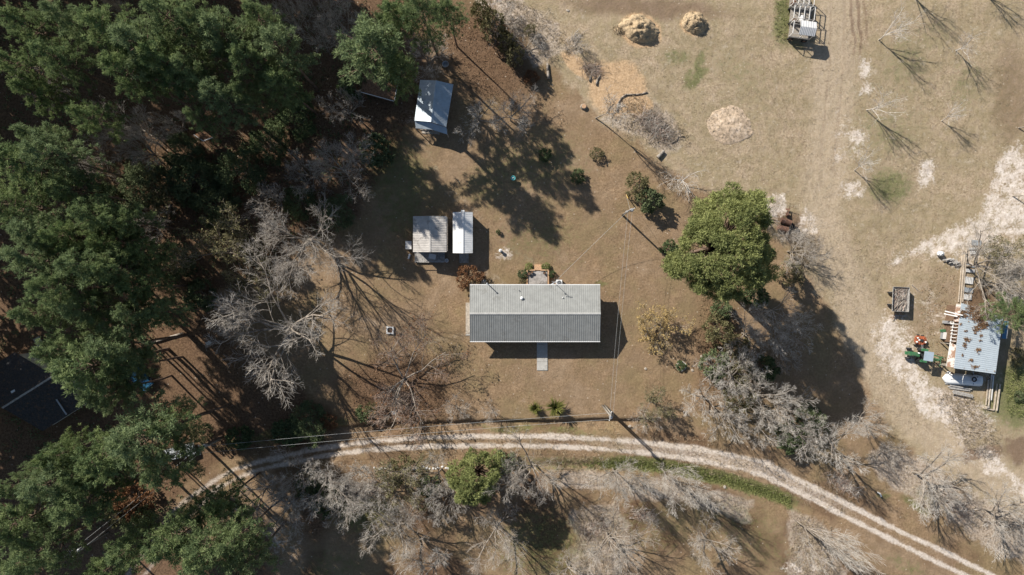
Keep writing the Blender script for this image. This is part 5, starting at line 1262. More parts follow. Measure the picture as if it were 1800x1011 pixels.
t = one('red_ball', 'red round float on the ground behind the white boat', 'float', 1673, 656.5); d = BM(); p = W(1673, 656.5, .2); d.lathe([(.02, .05), (.17, .12), (.22, .25), (.17, .4), (.02, .46)], (p[0], p[1], 0), 12); d.put('ball', M_IRON, t, True); d = BM(); d.torus((p[0], p[1], .5), .05, .012, 'X', 8); d.put('eye', M_DARK, t)
t = one('white_bucket', 'white bucket beside the red float by the boat', 'bucket', 1668, 655); p = W(1668, 655, .3); d = BM(); d.lathe([(.16, 0), (.2, .38), (.17, .38), (.15, .1)], (p[0], p[1], 0), 14); d.put('body', M_WHITE, t, True); d = BM(); d.torus((p[0], p[1], .38), .2, .012, n=14); d.put('rim', M_STEEL, t)
t = one('scrap_heap', 'dark heap of scrap iron under the lower edge of the barn roof', 'scrap', 1722, 662); rr = np.random.default_rng(12)
for i in range(16):
    p = W(1706 + 30 * rr.random(), 655 + 12 * rr.random()); q = (p[0] + rr.normal(0, .5), p[1] + rr.normal(0, .4)); d = BM(); d.tube((p[0], p[1], .1 + .5 * rr.random()), (q[0], q[1], .15 + .6 * rr.random()), .05, .05, 6); d.put('bar', (M_DARK, M_IRON, M_STEEL)[i % 3], t)
d = BM(); d.torus((*W(1707, 666), .72), .3, .09); d.put('tyre', M_RUBBER, t)
# tank, wood pile, tin sheets
p = Q(1653.5, 446, .5); t = thing('white_tank', 'small white gas tank on the pale sand above the wood pile', 'tank', (p.x, p.y)); d = BM(); n_ = 16
d.tube((p.x - .3, p.y, .5), (p.x + .3, p.y, .5), .36, .36, 16); d.tube((p.x - .46, p.y, .5), (p.x - .3, p.y, .5), .2, .36, 16); d.tube((p.x + .3, p.y, .5), (p.x + .46, p.y, .5), .36, .2, 16); d.put('shell', M_WHITE, t, True)
for s in (-.25, .25): d = BM(); d.box((p.x + s, p.y, .1), (.08, .5, .3)); d.put('foot', M_STEEL, t)
d = BM(); d.tube((p.x, p.y, .84), (p.x, p.y, .98), .09, .07, 10); d.put('valve_cap', M_WHITE, t)
t = one('wood_pile', 'grey pile of short logs below the white gas tank', 'wood pile', 1672, 458); rr = np.random.default_rng(5)
for i in range(26):
    f = rr.random(); p = W(1658 + 26 * f, 453 + 9 * f + 5 * rr.random()); d = BM(); z = .12 + .22 * (i % 3); d.tube((p[0] - .3, p[1] - .12 * rr.random(), z), (p[0] + .3, p[1] + .12, z), .1, .1, 7); d.put('log', M_GREYWOOD if i % 3 else M_DARK, t)
for px, py, wx, wy, rot, lab in ((1715, 427, 1.5, .75, -3, 'uppermost pale blue tin sheet lying under the wide bare tree'), (1710, 437, 1.5, .28, 2, 'narrow white tin strip under the wide bare tree'), (1711, 444, 1.3, .5, 0, 'white tin sheet beside the dark hole under the wide bare tree'),
    (1703, 467, 1.6, .4, -8, 'blue tin sheet at the upper end of the old board strip'), (1704, 476, 1.5, .5, -6, 'second tin sheet along the old board strip'), (1702, 493, 1.4, 1.0, -8, 'wide dull tin sheet along the old board strip'), (1701, 510, 1.5, .7, -8, 'grey tin sheet near the barn end of the board strip'), (1699, 522, 1.4, .8, -6, 'dark streaked tin sheet nearest the barn roof')):
    x, y = W(px, py); t = thing('tin_sheet', lab, 'tin sheet', (x, y), R_(rot), 'tin sheets by the barn'); d = MB(); d.box((0, 0, .16), (wx, wy, .03), 0, R_(3))
    n_ = int(wx / .2)
    d.build('sheet', M_TIN if 'blue' in lab or 'grey' in lab else M_OLDWHITE, t); d = MB()
    for i in range(n_): d.box((-wx / 2 + wx * (i + .5) / n_, 0, .19), (.05, wy * .98, .03))
    d.build('ridges', M_STEEL, t)

# ------------------------------------------------------------------ machines
def wheel(root, c, R, w_, rim=M_STEEL, axis=(0, 1, 0)):
    a = Vector(axis); c = Vector(c); d = MB(); d.tube(c - a * w_ / 2, c + a * w_ / 2, R * .96, R * .96, 20); d.tube(c - a * w_ * .35, c + a * w_ * .35, R, R, 20)
    wo = d.build('wheel', M_RUBBER, root); d = MB(); d.tube(c - a * (w_ / 2 + .012), c + a * (w_ / 2 + .012), R * .55, R * .55, 14); d.build('rim', rim, wo); return wo
tx, ty = W(1615, 623.5); t = thing('tractor', 'green tractor with grey canopy parked on the sand by the barn', 'tractor', (tx, ty), R_(172))
d = MB(); d.box((1.35, 0, 1.02), (1.5, .62, .55)); d.box((2.08, 0, .98), (.12, .58, .45)); d.box((1.3, 0, 1.32), (1.3, .5, .06)); d.build('hood', M_GREEN, t)
d = MB(); d.box((2.3, 0, .75), (.35, .5, .3)); d.build('front_weight', M_GREEN, t)
d = MB(); d.box((.7, 0, .6), (2.6, .4, .35)); d.box((-.05, 0, .65), (.7, .7, .5)); d.box((1.8, 0, .45), (.15, 1.3, .12)); d.box((0, 0, .72), (.2, 1.6, .2)); d.build('chassis', M_DARK, t)
for s in (-1, 1):
    wheel(t, (1.8, s * .72, .38), .38, .24, M_OLDWHITE); wheel(t, (0, s * .82, .68), .68, .4, M_ORANGE if False else M_OLDWHITE)
    d = MB(); d.box((0, s * .80, 1.42), (.95, .42, .05)); d.box((.45, s * .80, 1.25), (.05, .42, .32), 0, R_(20)); d.build('fender', M_GREEN, t)
d = MB(); d.box((-.1, 0, 1.15), (.45, .48, .1)); d.box((-.35, 0, 1.38), (.08, .46, .4)); d.build('seat', M_DARK, t)
d = MB(); d.torus((.35, 0, 1.48), .19, .02); d.tube((.35, 0, 1.48), (.55, 0, 1.15), .02, .02, 6); d.build('steering_wheel', M_DARK, t)
d = MB(); d.tube((1.5, .2, 1.3), (1.5, .2, 1.95), .04, .04, 8); d.build('exhaust', M_DARK, t)
d = MB(); d.tube((.85, -.24, 1.3), (.85, -.24, 1.52), .12, .1, 12); d.build('air_cleaner', M_WHITE, t)
for sx in (-.55, .62):
    for sy in (-.6, .6): d = MB(); d.box((sx, sy, 1.85), (.05, .05, 1.3)); d.build('canopy_post', M_DARK, t)
d = MB(); d.box((.03, 0, 2.52), (1.36, 1.36, .06)); d.box((.03, 0, 2.47), (1.30, 1.30, .05)); d.build('canopy', metal('canopy_sheet', (.33, .39, .44), .5), t)
rx, ry = W(1644, 630, .6); t = thing('hay_rake', 'green arched rake frame hitched behind the tractor', 'farm implement', (rx, ry), R_(172))
d = MB(); d.torus((.2, .55, .75), 1.0, .05, n=14, a0=R_(150), a1=R_(350)); d.build('arch', M_GREEN, t)
d = MB(); d.torus((.1, -.55, .75), .95, .05, n=14, a0=R_(20), a1=R_(170)); d.build('arch', M_GREEN, t)
d = MB(); d.box((.2, .1, .7), (2.2, .14, .14), R_(4)); d.box((-.2, -.35, .72), (1.9, .12, .12), R_(-6)); d.box((.55, 0, .7), (.12, 1.3, .12)); d.build('frame', M_GREEN, t)
for sx, sy in ((-1.1, -.2), (-1.1, .35), (-.6, -.7), (-.5, .8)): d = MB(); d.torus((sx, sy, .34), .3, .03, 'Y', 14, 5); d.box((sx, sy, .55), (.05, .05, .5)); d.build('disc', M_IRON, t)
mx, my = W(1618, 598, .5); t = thing('rotary_mower', 'orange rotary mower standing on the ground above the tractor', 'mower', (mx, my), R_(-8))
d = MB(); d.prism([(-.85, -.3), (-.6, -.62), (.3, -.65), (.8, -.4), (.85, .3), (.5, .6), (-.55, .62), (-.85, .3)], .35, .62); d.build('deck', M_ORANGE, t)
d = MB(); d.box((0, .2, .68), (1.5, .1, .12)); d.box((-.2, -.2, .68), (.1, .9, .12)); d.box((.35, 0, .7), (.1, 1.1, .14)); d.build('frame', M_ORANGE, t)
for sx, sy in ((-.55, .25), (-.3, -.02), (-.6, -.35), (.7, -.2)): d = MB(); d.lathe([(.13, .6), (.13, .8), (.08, .86), (.02, .88)], (sx, sy, 0), 10); d.build('spindle_cap', M_OLDWHITE, t)
d = MB(); d.box((.1, 0, .75), (.3, .4, .22)); d.build('gearbox', M_DARK, t)
for sx, sy in ((-.55, -.8), (-.1, -.8), (.85, -.55), (-.3, .75), (.4, .72)): wheel(t, (sx, sy, .2), .2, .13)
d = MB(); d.tube((.2, -.6, .6), (.55, -1.35, .35), .04, .04, 6); d.tube((.4, -.6, .6), (.65, -1.3, .35), .03, .03, 6); d.build('drawbar', M_STEEL, t)

# box trailer with cut branches
bx_, by_ = W(1577, 526); t = thing('farm_trailer', 'grey wooden box trailer loaded with cut branches on the open sand', 'trailer', (bx_, by_), R_(-2.5))
d = MB()
for i in range(10): d.box((-1.0 + i * .222, 0, .68), (.2, 3.6, .05))
d.build('bed', M_GREYWOOD, t)
d = MB()
for k in range(3): d.box((1.08, 0, .82 + k * .2), (.04, 3.6, .17)); d.box((0, 1.8, .82 + k * .2), (2.1, .04, .17)); d.box((0, -1.8, .82 + k * .2), (2.1, .04, .17))
d.build('side_boards', M_GREYWOOD, t)
d = MB()
for k in range(3): d.box((-1.12 - .12 * k, 0, .84 + k * .2), (.04, 3.7, .17), 0, R_(-25))
for yy in (-1.6, -.8, 0, .8, 1.6): d.box((-1.2, yy, 1.05), (.06, .09, .75), 0, R_(-28))
d.build('leaning_side', M_GREYWOOD, t)
for sy in (-.85, .95):
    for sx in (-1, 1): wheel(t, (sx * 1.28, sy, .36), .36, .2, M_WHITE)
d = MB(); d.box((0, .05, .5), (.15, 3.6, .14)); d.box((0, -.85, .38), (2.5, .1, .1)); d.box((0, .95, .38), (2.5, .1, .1)); d.tube((-.4, -1.8, .5), (-.75, -3.0, .35), .05, .05, 6); d.tube((.3, -1.8, .5), (.6, -2.7, .3), .04, .04, 6); d.build('chassis', M_IRON, t)
d = MB(); d.box((.2, -2.45, .35), (1.9, .12, .1)); d.build('tail_rail', M_GREYWOOD, t)
for i in range(3):
    sg = []; rr = np.random.default_rng(40 + i)
    for j in range(55):
        p = np.array([rr.uniform(-.85, .85), rr.uniform(-1.5, 1.5), .74 + .4 * rr.random()]); a = rr.normal(1.1, .5); L = .5 + .7 * rr.random(); q = p + np.array([math.cos(a), math.sin(a), rr.normal(0, .15)]) * L * .5; p = p - (q - p)
        p[0], q[0] = np.clip([p[0], q[0]], -1.0, 1.0); p[1], q[1] = np.clip([p[1], q[1]], -1.72, 1.72); sg.append((p, q, .02 + .03 * rr.random(), .015))
    o = link('branch_load', tube_mesh('branch_load', sg, [], (M_TWIG, M_TWIG_RED, M_BARK)[i], 5)); o.location = (bx_, by_, 0); o.rotation_euler = (0, 0, R_(-2.5))
    tag(o, ('pale grey cut branches lying in the box trailer', 'reddish brown cut branches lying in the box trailer', 'thick brown grey cut limbs lying in the box trailer')[i], 'branches', 'load of the trailer')
t = one('fallen_stick', 'straight dead stick on the ground right of the box trailer', 'stick', 1610, 507); d = BM(); d.tube(Q(1603, 501, .08), Q(1617, 513, .08), .06, .04, 6); d.put('stick', M_BARK, t); d = BM(); d.tube(Q(1608, 505.5, .08), Q(1613, 512, .1), .03, .02, 5); d.put('twig', M_BARK, t)

# three hoop wagons at the top right
def wagon(px, py, yaw, lab, roofed, hoops):
    x, y = W(px, py, 1.0); t = thing('farm_wagon', lab, 'wagon', (x, y), R_(yaw), 'wagons in the field')
    d = MB()
    for i in range(9): d.box((0, -.82 + i * .205, .95), (3.1, .19, .05))
    d.build('bed', M_WOOD, t)
    for s in (-1, 1):
        d = MB()
        for k in range(2): d.box((0, s * .98, 1.08 + .24 * k), (3.15, .05, .18))
        d.build('side_board', M_GREYWOOD, t)
        for sx in (-1.05, 1.05): wheel(t, (sx, s * 1.02, .42), .42, .18, M_IRON)
    d = MB(); d.box((0, 0, .72), (3.0, .16, .2)); d.box((-1.05, 0, .45), (.12, 1.9, .12)); d.box((1.05, 0, .45), (.12, 1.9, .12)); d.tube((1.5, 0, .6), (2.5, 0, .4), .05, .05, 6); d.build('running_gear', M_IRON, t)
    if hoops:
        for i in range(hoops):
            xx = -1.5 + 3.0 * i / (hoops - 1); d = MB()
            for s in (-1, 1): d.box((xx, s * .98, 1.72), (.08, .08, 1.5))
            d.box((xx, 0, 2.46), (.08, 2.04, .08)); d.build('hoop', M_OLDWHITE, t)
        d = MB(); d.box((0, .98, 2.53), (3.1, .06, .06)); d.box((0, -.98, 2.53), (3.1, .06, .06)); d.build('top_rail', M_GREYWOOD, t)
    if roofed:
        d = MB(); e = (.25, 0)
        d.extrude_x([(-1.05, 2.54), (0, 2.98), (1.05, 2.54), (1.05, 2.58), (0, 3.03), (-1.05, 2.58)], -.65, 1.65); ro = d.build('roof', M_SHEDROOF, t)
        d = MB()
        for i in range(10):
            xx = -.6 + i * .247
            for s in (-1, 1): d.add([(xx, s * .03, 3.02), (xx + .07, s * .03, 3.02), (xx + .07, s * 1.04, 2.60), (xx, s * 1.04, 2.60), (xx, s * .03, 3.05), (xx + .07, s * .03, 3.05), (xx + .07, s * 1.04, 2.63), (xx, s * 1.04, 2.63)], [(0, 1, 2, 3), (4, 7, 6, 5), (0, 4, 5, 1), (1, 5, 6, 2), (2, 6, 7, 3), (3, 7, 4, 0)])
        d.build('roof_ribs', M_STEEL, ro)
    return t
wagon(1406.5, 3, -6, 'topmost wagon with white hoops and rusty scrap, cut by the top edge', False, 5)
wagon(1407, 29, -7, 'middle wagon with bare white hoops and a white box on its bed', False, 5)
wagon(1405.5, 56, -8, 'lowest wagon carrying a white ribbed gable roof', True, 3)
p = Q(1409.5, 33, 1.4); t = thing('white_box', 'white box standing on the bed of the middle wagon', 'box', (p.x, p.y, .98)); d = BM(); d.box((p.x, p.y, 1.3), (.45, .8, .6), R_(-10)); d.put('body', M_WHITE, t); d = BM(); d.box((p.x, p.y, 1.62), (.5, .85, .04), R_(-10)); d.put('lid', M_WHITE, t)
for px, py, rot, lab, mt in ((1395, 5, 40, 'rusty barrel part on the topmost wagon', M_IRON), (1398, 36, -20, 'brown crate on the left of the middle wagon', M_BROWNWOOD), (1417, 38, 15, 'grey crate on the right of the middle wagon', M_GREYWOOD)):
    p = Q(px, py, 1.2); t = thing('wagon_scrap', lab, 'scrap', (p.x, p.y, .98), 0, 'scrap on the wagons'); d = BM(); d.box((p.x, p.y, 1.18), (.7, .4, .4), R_(rot)); d.put('body', mt, t); d = BM(); d.box((p.x, p.y, 1.41), (.74, .1, .05), R_(rot)); d.put('slat', mt, t)

# rusty drums by the evergreen
for px, py, L, rot, lab in ((1381.5, 389.5, 1.5, -18, 'upper rusty drum lying beside the white sandy patch'), (1376, 402, 1.5, -14, 'lower rusty drum half covered by bare twigs')):
    x, y = W(px, py, .4); t = thing('rusty_drum', lab, 'drum', (x, y), R_(rot), 'rusty drums'); d = MB(); d.tube((-L / 2, 0, .42), (L / 2, 0, .42), .42, .42, 20); d.build('shell', M_IRON, t)
    d = MB()
    for s in (-.5, -.17, .17, .5): d.torus((s * L, 0, .42), .42, .02, 'X', 20)
    d.build('hoop', M_IRON, t)
x, y = W(1386, 372, .5); t = thing('iron_plough', 'small rusty plough standing above the rusty drums', 'plough', (x, y), R_(70)); d = MB(); d.box((0, 0, .6), (1.2, .09, .1), 0, R_(12)); d.box((.3, .2, .35), (.3, .5, .05), .3, .6); d.build('beam', M_IRON, t)
d = MB(); d.box((-.4, -.05, .35), (.5, .28, .6), .3, .3); d.build('share', M_IRON, t); d = MB(); d.tube((.5, .1, .6), (.9, .3, 1.1), .03, .03, 6); d.tube((.5, -.1, .6), (.9, -.3, 1.1), .03, .03, 6); d.build('handle', M_IRON, t)
for px, py, R, lab in ((1390, 399, .32, 'upper black tyre leaning by the lower rusty drum'), (1398, 404, .34, 'lower black tyre among twigs right of the rusty drum')):
    x, y = W(px, py); t = thing('old_tyre', lab, 'tyre', (x, y), 0.5, 'old tyres'); d = MB(); d.torus((0, 0, .2), R, .12, n=18); d.build('tyre', M_RUBBER, t); d = MB(); d.torus((0, 0, .2), R * .62, .03, n=14); d.build('bead', M_DARK, t)

# ------------------------------------------------------------------ poles and wires
def pole(px, py, h, lab, arm=None, tx=False, r0=.16):
    x, y = W(px, py); t = thing('utility_pole', lab, 'utility pole', (x, y), 0, 'utility poles')
    d = BM(); d.tube((x, y, -.3), (x, y, h), r0, r0 * .68, 10); d.put('shaft', M_POLE, t, True)
    if arm is not None:
        c, s = math.cos(arm), math.sin(arm); d = BM(); d.beam((x - c * .7, y - s * .7, h - .35), (x + c * .7, y + s * .7, h - .35), .1, .12); ao = d.put('crossarm', M_GREYWOOD, t)
        for q in (-.62, .62): d = BM(); d.lathe([(.05, 0), (.06, .08), (.03, .16)], (x + c * q, y + s * q, h - .29), 8); d.put('insulator', M_WHITE, ao)
    if tx:
        d = BM(); c, s = math.cos(tx), math.sin(tx); d.lathe([(.02, 0), (.24, .02), (.24, .75), (.18, .85), (.05, .88)], (x + c * .42, y + s * .42, h - 1.9), 14); d.put('transformer', M_STEEL, t, True)
    d = BM(); d.lathe([(r0 * .6, 0), (r0 * .62, .03), (.02, .06)], (x, y, h), 8); d.put('pole_cap', M_STEEL, t)
    return Vector((x, y, h))
PC = pole(1059, 713, 8.7, 'taller of the twin utility poles at the lane bank', R_(75), R_(-60))
PC2 = pole(1063, 712.5, 6.6, 'shorter pole standing right beside the taller twin at the lane bank', None, False, .14)
PD = pole(1094, 378, 7.2, 'lone utility pole on the lawn casting a long thin shadow', R_(20), R_(10))
PB = pole(395, 768, 8.6, 'utility pole with transformer at the wooded lane end', R_(100), R_(60))
PA = pole(190, 935, 8.8, 'utility pole with transformer in the bottom left wood', R_(140), R_(20))
def wire(lab, a, b, sag, r=.016, name='power_line'):
    a, b = Vector(a), Vector(b); pts = [a.lerp(b, i / 24) - Vector((0, 0, sag * 4 * (i / 24) * (1 - i / 24))) for i in range(25)]
    o = BM(); o.path(pts, r, 5); m_ = (a + b) / 2; ob = o.build(name, M_WIRE); tag(ob, lab, 'wire', 'overhead wires'); return ob
u = Vector((0, .45, -.25))
wire('upper wire along the lane from the twin poles to the lane end pole', PC + u, PB + u, 1.0, .014); wire('lower wire along the lane from the twin poles to the lane end pole', PC - u + Vector((0, 0, -.5)), PB - u + Vector((0, 0, -.5)), 1.0, .014)
wire('upper wire through the lower left wood between the two transformer poles', PB + u, PA + u, .8, .014); wire('lower wire through the lower left wood between the two transformer poles', PB - u + Vector((0, 0, -.5)), PA - u + Vector((0, 0, -.5)), .8, .014)
wire('left wire crossing the lawn from the lone pole to the twin poles', PD + Vector((-.3, 0, -.3)), PC + Vector((-.1, 0, -.3)), .7, .011); wire('right wire crossing the lawn from the lone pole to the twin poles', PD + Vector((.3, 0, -.3)), PC + Vector((.35, 0, -.3)), .7, .011)
wire('service cable sagging from the lone pole to the back of the house', PD + Vector((-.1, 0, -.9)), Q(972, 499, 3.1), 1.2, .016)
wire('guy wire from the lone pole to the yellow ground stake', PD + Vector((0, .1, -.6)), Q(1101, 342, .6), .02, .014, 'guy_wire')
x, y = W(1101, 342); t = thing('guy_stake', 'yellow sleeved guy stake on the lawn above the lone pole', 'stake', (x, y)); d = BM(); d.tube((x, y, -.1), (x + .05, y - .75, 1.2), .07, .07, 8); d.put('sleeve', plain('yellow_plastic', (.55, .36, .08), .1), t); d = BM(); d.torus((x, y, .02), .12, .03); d.put('anchor', M_IRON, t)

# ------------------------------------------------------------------ heaps, logs and small things
def heap(name, label, cat, px, py, rx, ry, h, rot, mat, seed, rough=.35, power=1.0, group=None):
    x0, y0 = W(px, py); n = 46; g = np.linspace(-1.25, 1.25, n); U, V_ = np.meshgrid(g, g, indexing='ij'); u, v = U.ravel(), V_.ravel()
    wob = 1 + .22 * (fbm(u * 2 + seed, v * 2, 1.2, seed, 3) - .5) * 2; rr = np.hypot(u, v) / wob
    z = h * (1 - ss(rr, .1, 1.0)) ** power * (1 + rough * 2 * (fbm(u * 3 + seed, v * 3, 1.5, seed + 9, 4) - .5)) + .10 * (fbm(u * 9, v * 9, 2, seed + 5, 2) - .5) * (rr < 1) - .25 * ss(rr, .93, 1.1)
    X_, Y_ = u * rx, v * ry; c, s = math.cos(rot), math.sin(rot)
    P_ = np.column_stack([X_ * c - Y_ * s, X_ * s + Y_ * c, z]); idx = np.arange(n * n).reshape(n, n)
    F_ = np.stack([idx[:-1, :-1], idx[1:, :-1], idx[1:, 1:], idx[:-1, 1:]], -1).reshape(-1, 4)
    F_ = F_[(rr[F_] < 1.12).any(1)]
    t = thing(name, label, cat, (x0, y0), 0, group); link('heap', np_mesh('heap', P_, F_, mat, smooth=True), t)
    r = np.random.default_rng(seed); m = 260; a = r.random(m) * 6.283; q = r.random(m) ** .5 * .98
    uu, vv = q * np.cos(a), q * np.sin(a); iu = np.clip(((uu + 1.25) / 2.5 * (n - 1)).astype(int), 0, n - 1); iv = np.clip(((vv + 1.25) / 2.5 * (n - 1)).astype(int), 0, n - 1)
    cc = P_.reshape(n, n, 3)[iu, iv] + np.array([0, 0, .02]); V2, F2, ti = leaf_quads(cc, np.tile([[0, 0, 1.0]], (m, 1)), .08, 3, .22, .03, r, r.random(m), .98)
    tag(link('loose_straw', np_mesh('loose_straw', V2, F2, M_DRYTUFT, {'tint': ('FLOAT', ti)}), t), kind='stuff'); return t
heap('chip_heap', 'larger tan chip heap with a steep shaded side at the top of the field', 'chip heap', 1124, 52, 3.0, 2.1, 1.6, R_(-22), M_STRAW, 21, .5, .55, 'chip heaps')
heap('chip_heap', 'smaller tan chip heap at the top of the field', 'chip heap', 1221, 41, 1.95, 1.7, 1.25, R_(-15), M_STRAW, 22, .5, .6, 'chip heaps')
heap('chip_heap', 'tiny low chip spill at the left of the larger chip heap', 'chip heap', 1088, 54, 1.0, .75, .22, R_(-20), M_STRAW, 26, .5, .8, 'chip heaps')
heap('chip_heap', 'broad flat pale chip heap in the middle of the field', 'chip heap', 1283, 221, 3.8, 3.0, .36, R_(-8), M_PALECHIP, 23, .45, .75, 'chip heaps')
def brush(label, px, py, lx, ly, rot, n, mats, seed, h=.7, name='brush_pile', heavy=0):
    x0, y0 = W(px, py); t = thing(name, label, 'brush pile', (x0, y0), 0, 'brush piles'); r = np.random.default_rng(seed)
    for mi, mat in enumerate(mats):
        sg = []
        for i in range(n):
            p = np.array([np.clip(r.normal(0, .4), -.66, .66) * lx, np.clip(r.normal(0, .4), -.66, .66) * ly, .05 + h * r.random() * max(.1, 1 - abs(r.normal(0, .5)))]); a = r.random() * 6.283 if mi else r.normal(.3, .7); L = (.5 + 1.2 * r.random()); rad = .012 + .03 * r.random() ** 2
            dcur = np.array([math.cos(a), math.sin(a), r.normal(0, .15)])
            for k in range(3):
                q = p + dcur * L / 3; q[2] = max(q[2], .03); sg.append((p, q, rad * (1 - .25 * k), rad * (.75 - .25 * k)))
                if r.random() < .6: dd_ = unit(dcur + r.normal(0, .6, 3)); e = q + dd_ * L * .3; e[2] = max(e[2], .03); sg.append((q, e, rad * .5, .008))
                p = q; dcur = unit(dcur + r.normal(0, .22, 3) * np.array([1, 1, .3]))
        c, s = math.cos(rot), math.sin(rot); Rm = np.array([[c, -s, 0], [s, c, 0], [0, 0, 1]])
        sg = [(Rm @ a_, Rm @ b_, ra, rb) for a_, b_, ra, rb in sg]; link('sticks', tube_mesh('sticks', sg, [], mat, 4), t)
    return t
brush('long grey brush pile beside the chip covered ground', 1150, 222, 3.9, 1.7, R_(-38), 260, (M_BARK, M_TWIG, M_TWIG_RED), 31, .9)
brush('small tangled brush pile at the left edge of the chip covered ground', 1038, 122, 1.7, 1.1, R_(-30), 110, (M_TWIG_RED, M_BARK), 32, .7)
brush('loose grey branches lying above the small tangled brush pile', 1008, 72, 1.6, 1.0, R_(40), 70, (M_TWIG,), 33, .5)
brush('bare branches heaped on the rusty drums', 1392, 415, 1.8, 1.0, R_(-20), 130, (M_TWIG, M_BARK), 34, .6)
brush('thin brush strewn on the orange leaf bank at its upper end', 885, 65, 2.6, 1.4, R_(-35), 90, (M_TWIG_RED, M_TWIG), 35, .5)
brush('dry branches strewn in the pale weeds below the green drain', 1130, 905, 3.0, 1.2, R_(-10), 80, (M_TWIG, M_TWIG_RED), 36, .4)
brush('scattered dead limbs on the pale ground at the bottom', 1045, 930, 2.5, 1.6, R_(20), 80, (M_TWIG, M_TWIG_RED), 37, .5)
brush('low tangle of dead vines under the row of bare trees', 640, 860, 5.0, 1.6, R_(2), 200, (M_TWIG, M_BARK, M_TWIG_RED), 38, .9)
brush('dead twigs strewn under the red twigged tree', 700, 700, 3.4, 2.0, R_(-10), 150, (M_TWIG_RED, M_BARK), 39, .5)
brush('dead limbs on the bank below the pale clump of trees', 1480, 850, 4.0, 1.0, R_(-32), 140, (M_TWIG, M_TWIG_RED), 41, .5)
brush('dark burnt branches beside the sandy streak at the right', 1726, 796, 2.2, .9, R_(-15), 60, (M_BARK,), 42, .3)
brush('dead branches on the pale bank at the far right', 1680, 890, 3.6, 1.1, R_(-30), 120, (M_TWIG, M_TWIG_RED), 43, .5)
def fallen(lab, pts, r0, mat, name='fallen_log', cat='log'):
    t = thing(name, lab, cat, W(*pts[0]), 0, 'logs'); d = BM(); n = len(pts)
    for i in range(n - 1): d.tube(Q(*pts[i], r0), Q(*pts[i + 1], r0), r0 * (1 - .5 * i / n), r0 * (1 - .5 * (i + 1) / n), 9)
    d.put('trunk', mat, t, True); a, b = Q(*pts[0], r0), Q(*pts[1], r0); u_ = (a - b).normalized(); d = BM(); d.tube(a, a + u_ * .012, r0 * .93, r0 * .9, 9); d.put('cut_end', M_PALEWOOD, t); return t
fallen('thick pale log lying in shade at the upper edge of the orange leaf bank', [(964, 138), (963, 125), (962, 111)], .24, M_BARK)
fallen('short thick log with split end below the grey brush pile', [(1156, 277), (1162, 271), (1167, 265)], .3, M_WOOD)
fallen('curved grey branch lying on the chip covered ground', [(1084, 196), (1087, 181), (1092, 172), (1101, 166), (1118, 166), (1128, 165), (1138, 162)], .14, M_BARK)
fallen('small forked grey log at the left of the chip covered ground', [(1048, 149), (1050, 140), (1055, 132)], .15, M_BARK); fallen('short grey log left of the small forked one', [(1036, 142), (1038, 133)], .14, M_BARK)
fallen('dark branch at the lower end of the grey brush pile', [(1180, 252), (1190, 246), (1192, 240), (1204, 240)], .10, M_BARK)
fallen('long fallen trunk in the shade left of the widest bare tree', [(322, 586), (300, 592), (275, 600), (252, 603)], .2, M_BARK)
fallen('pale fallen limb in pine straw under the lower left pines', [(163, 846), (150, 852), (140, 853)], .14, M_TWIG); fallen('thin fallen trunk in the lower wood above the bottom edge', [(95, 985), (115, 978), (130, 965)], .12, M_BARK)
x, y = W(1026, 188); t = thing('tree_stump', 'low brown tree stump in the strip of shade by the field edge', 'stump', (x, y)); d = BM(); d.lathe([(.55, -.1), (.42, .12), (.38, .42), (.34, .45)], (x, y, 0), 14); d.put('bark', M_BARK, t); d = BM(); d.tube((x, y, .44), (x, y, .462), .33, .33, 14); d.put('cut_face', M_BRICK, t)
# well, bird bath, fire pit, ring
x, y = W(880, 441); t = thing('well_head', 'round white capped well head standing in a gravel ring on the lawn', 'well', (x, y)); d = BM(); d.lathe([(.2, -.1), (.2, .55), (.27, .56), (.27, .66), (.05, .7)], (x, y, 0), 16); d.put('casing', M_OLDWHITE, t, True); d = BM(); d.tube((x, y, .68), (x, y, .8), .05, .05, 8); d.put('cap', M_IRON, t)
x, y = W(902, 314.5); t = thing('bird_bath', 'teal bird bath standing in the pine shadow on the back lawn', 'bird bath', (x, y)); d = BM(); d.lathe([(.22, -.1), (.12, .15), (.09, .6), (.16, .68)], (x, y, 0), 14); d.put('pedestal', M_TEAL, t, True); d = BM(); d.lathe([(.14, .66), (.36, .76), (.38, .8), (.32, .79), (.1, .72)], (x, y, 0), 18); d.put('bowl', M_TEAL, t, True); d = BM(); d.lathe([(.05, .72), (.13, .78), (.06, .9), (.02, .93)], (x, y, 0), 10); d.put('finial', M_WHITE, t, True)
x, y = W(686, 580.5); t = thing('block_fire_pit', 'square fire pit of white blocks on the lawn left of the house', 'fire pit', (x, y)); r = np.random.default_rng(2)
for sx, sy, w1, w2 in ((0, .45, 1.1, .2), (0, -.45, 1.1, .2), (-.45, 0, .2, .68), (.45, 0, .2, .68)): d = BM(); d.box((x + sx, y + sy, .12), (w1, w2, .4), R_(-3)); d.put('block', M_WHITESTONE, t)
d = BM(); d.box((x, y, .06), (.7, .68, .2)); d.put('ash', M_SOIL, t); d = BM(); d.tube((x - .25, y + .1, .22), (x + .2, y - .12, .25), .06, .05, 6); d.put('charred_log', M_DARK, t)
x, y = W(1197, 643.5); t = thing('flower_bed_ring', 'round pale stone ring round a green plant on the right lawn', 'flower bed', (x, y))
for i in range(14): a = i * 6.283 / 14; d = BM(); d.box((x + .66 * math.cos(a), y + .66 * math.sin(a), .08), (.22, .27, .2), a); d.put('edging_stone', M_WHITESTONE if i % 2 else M_STONE, t)
r = np.random.default_rng(8)
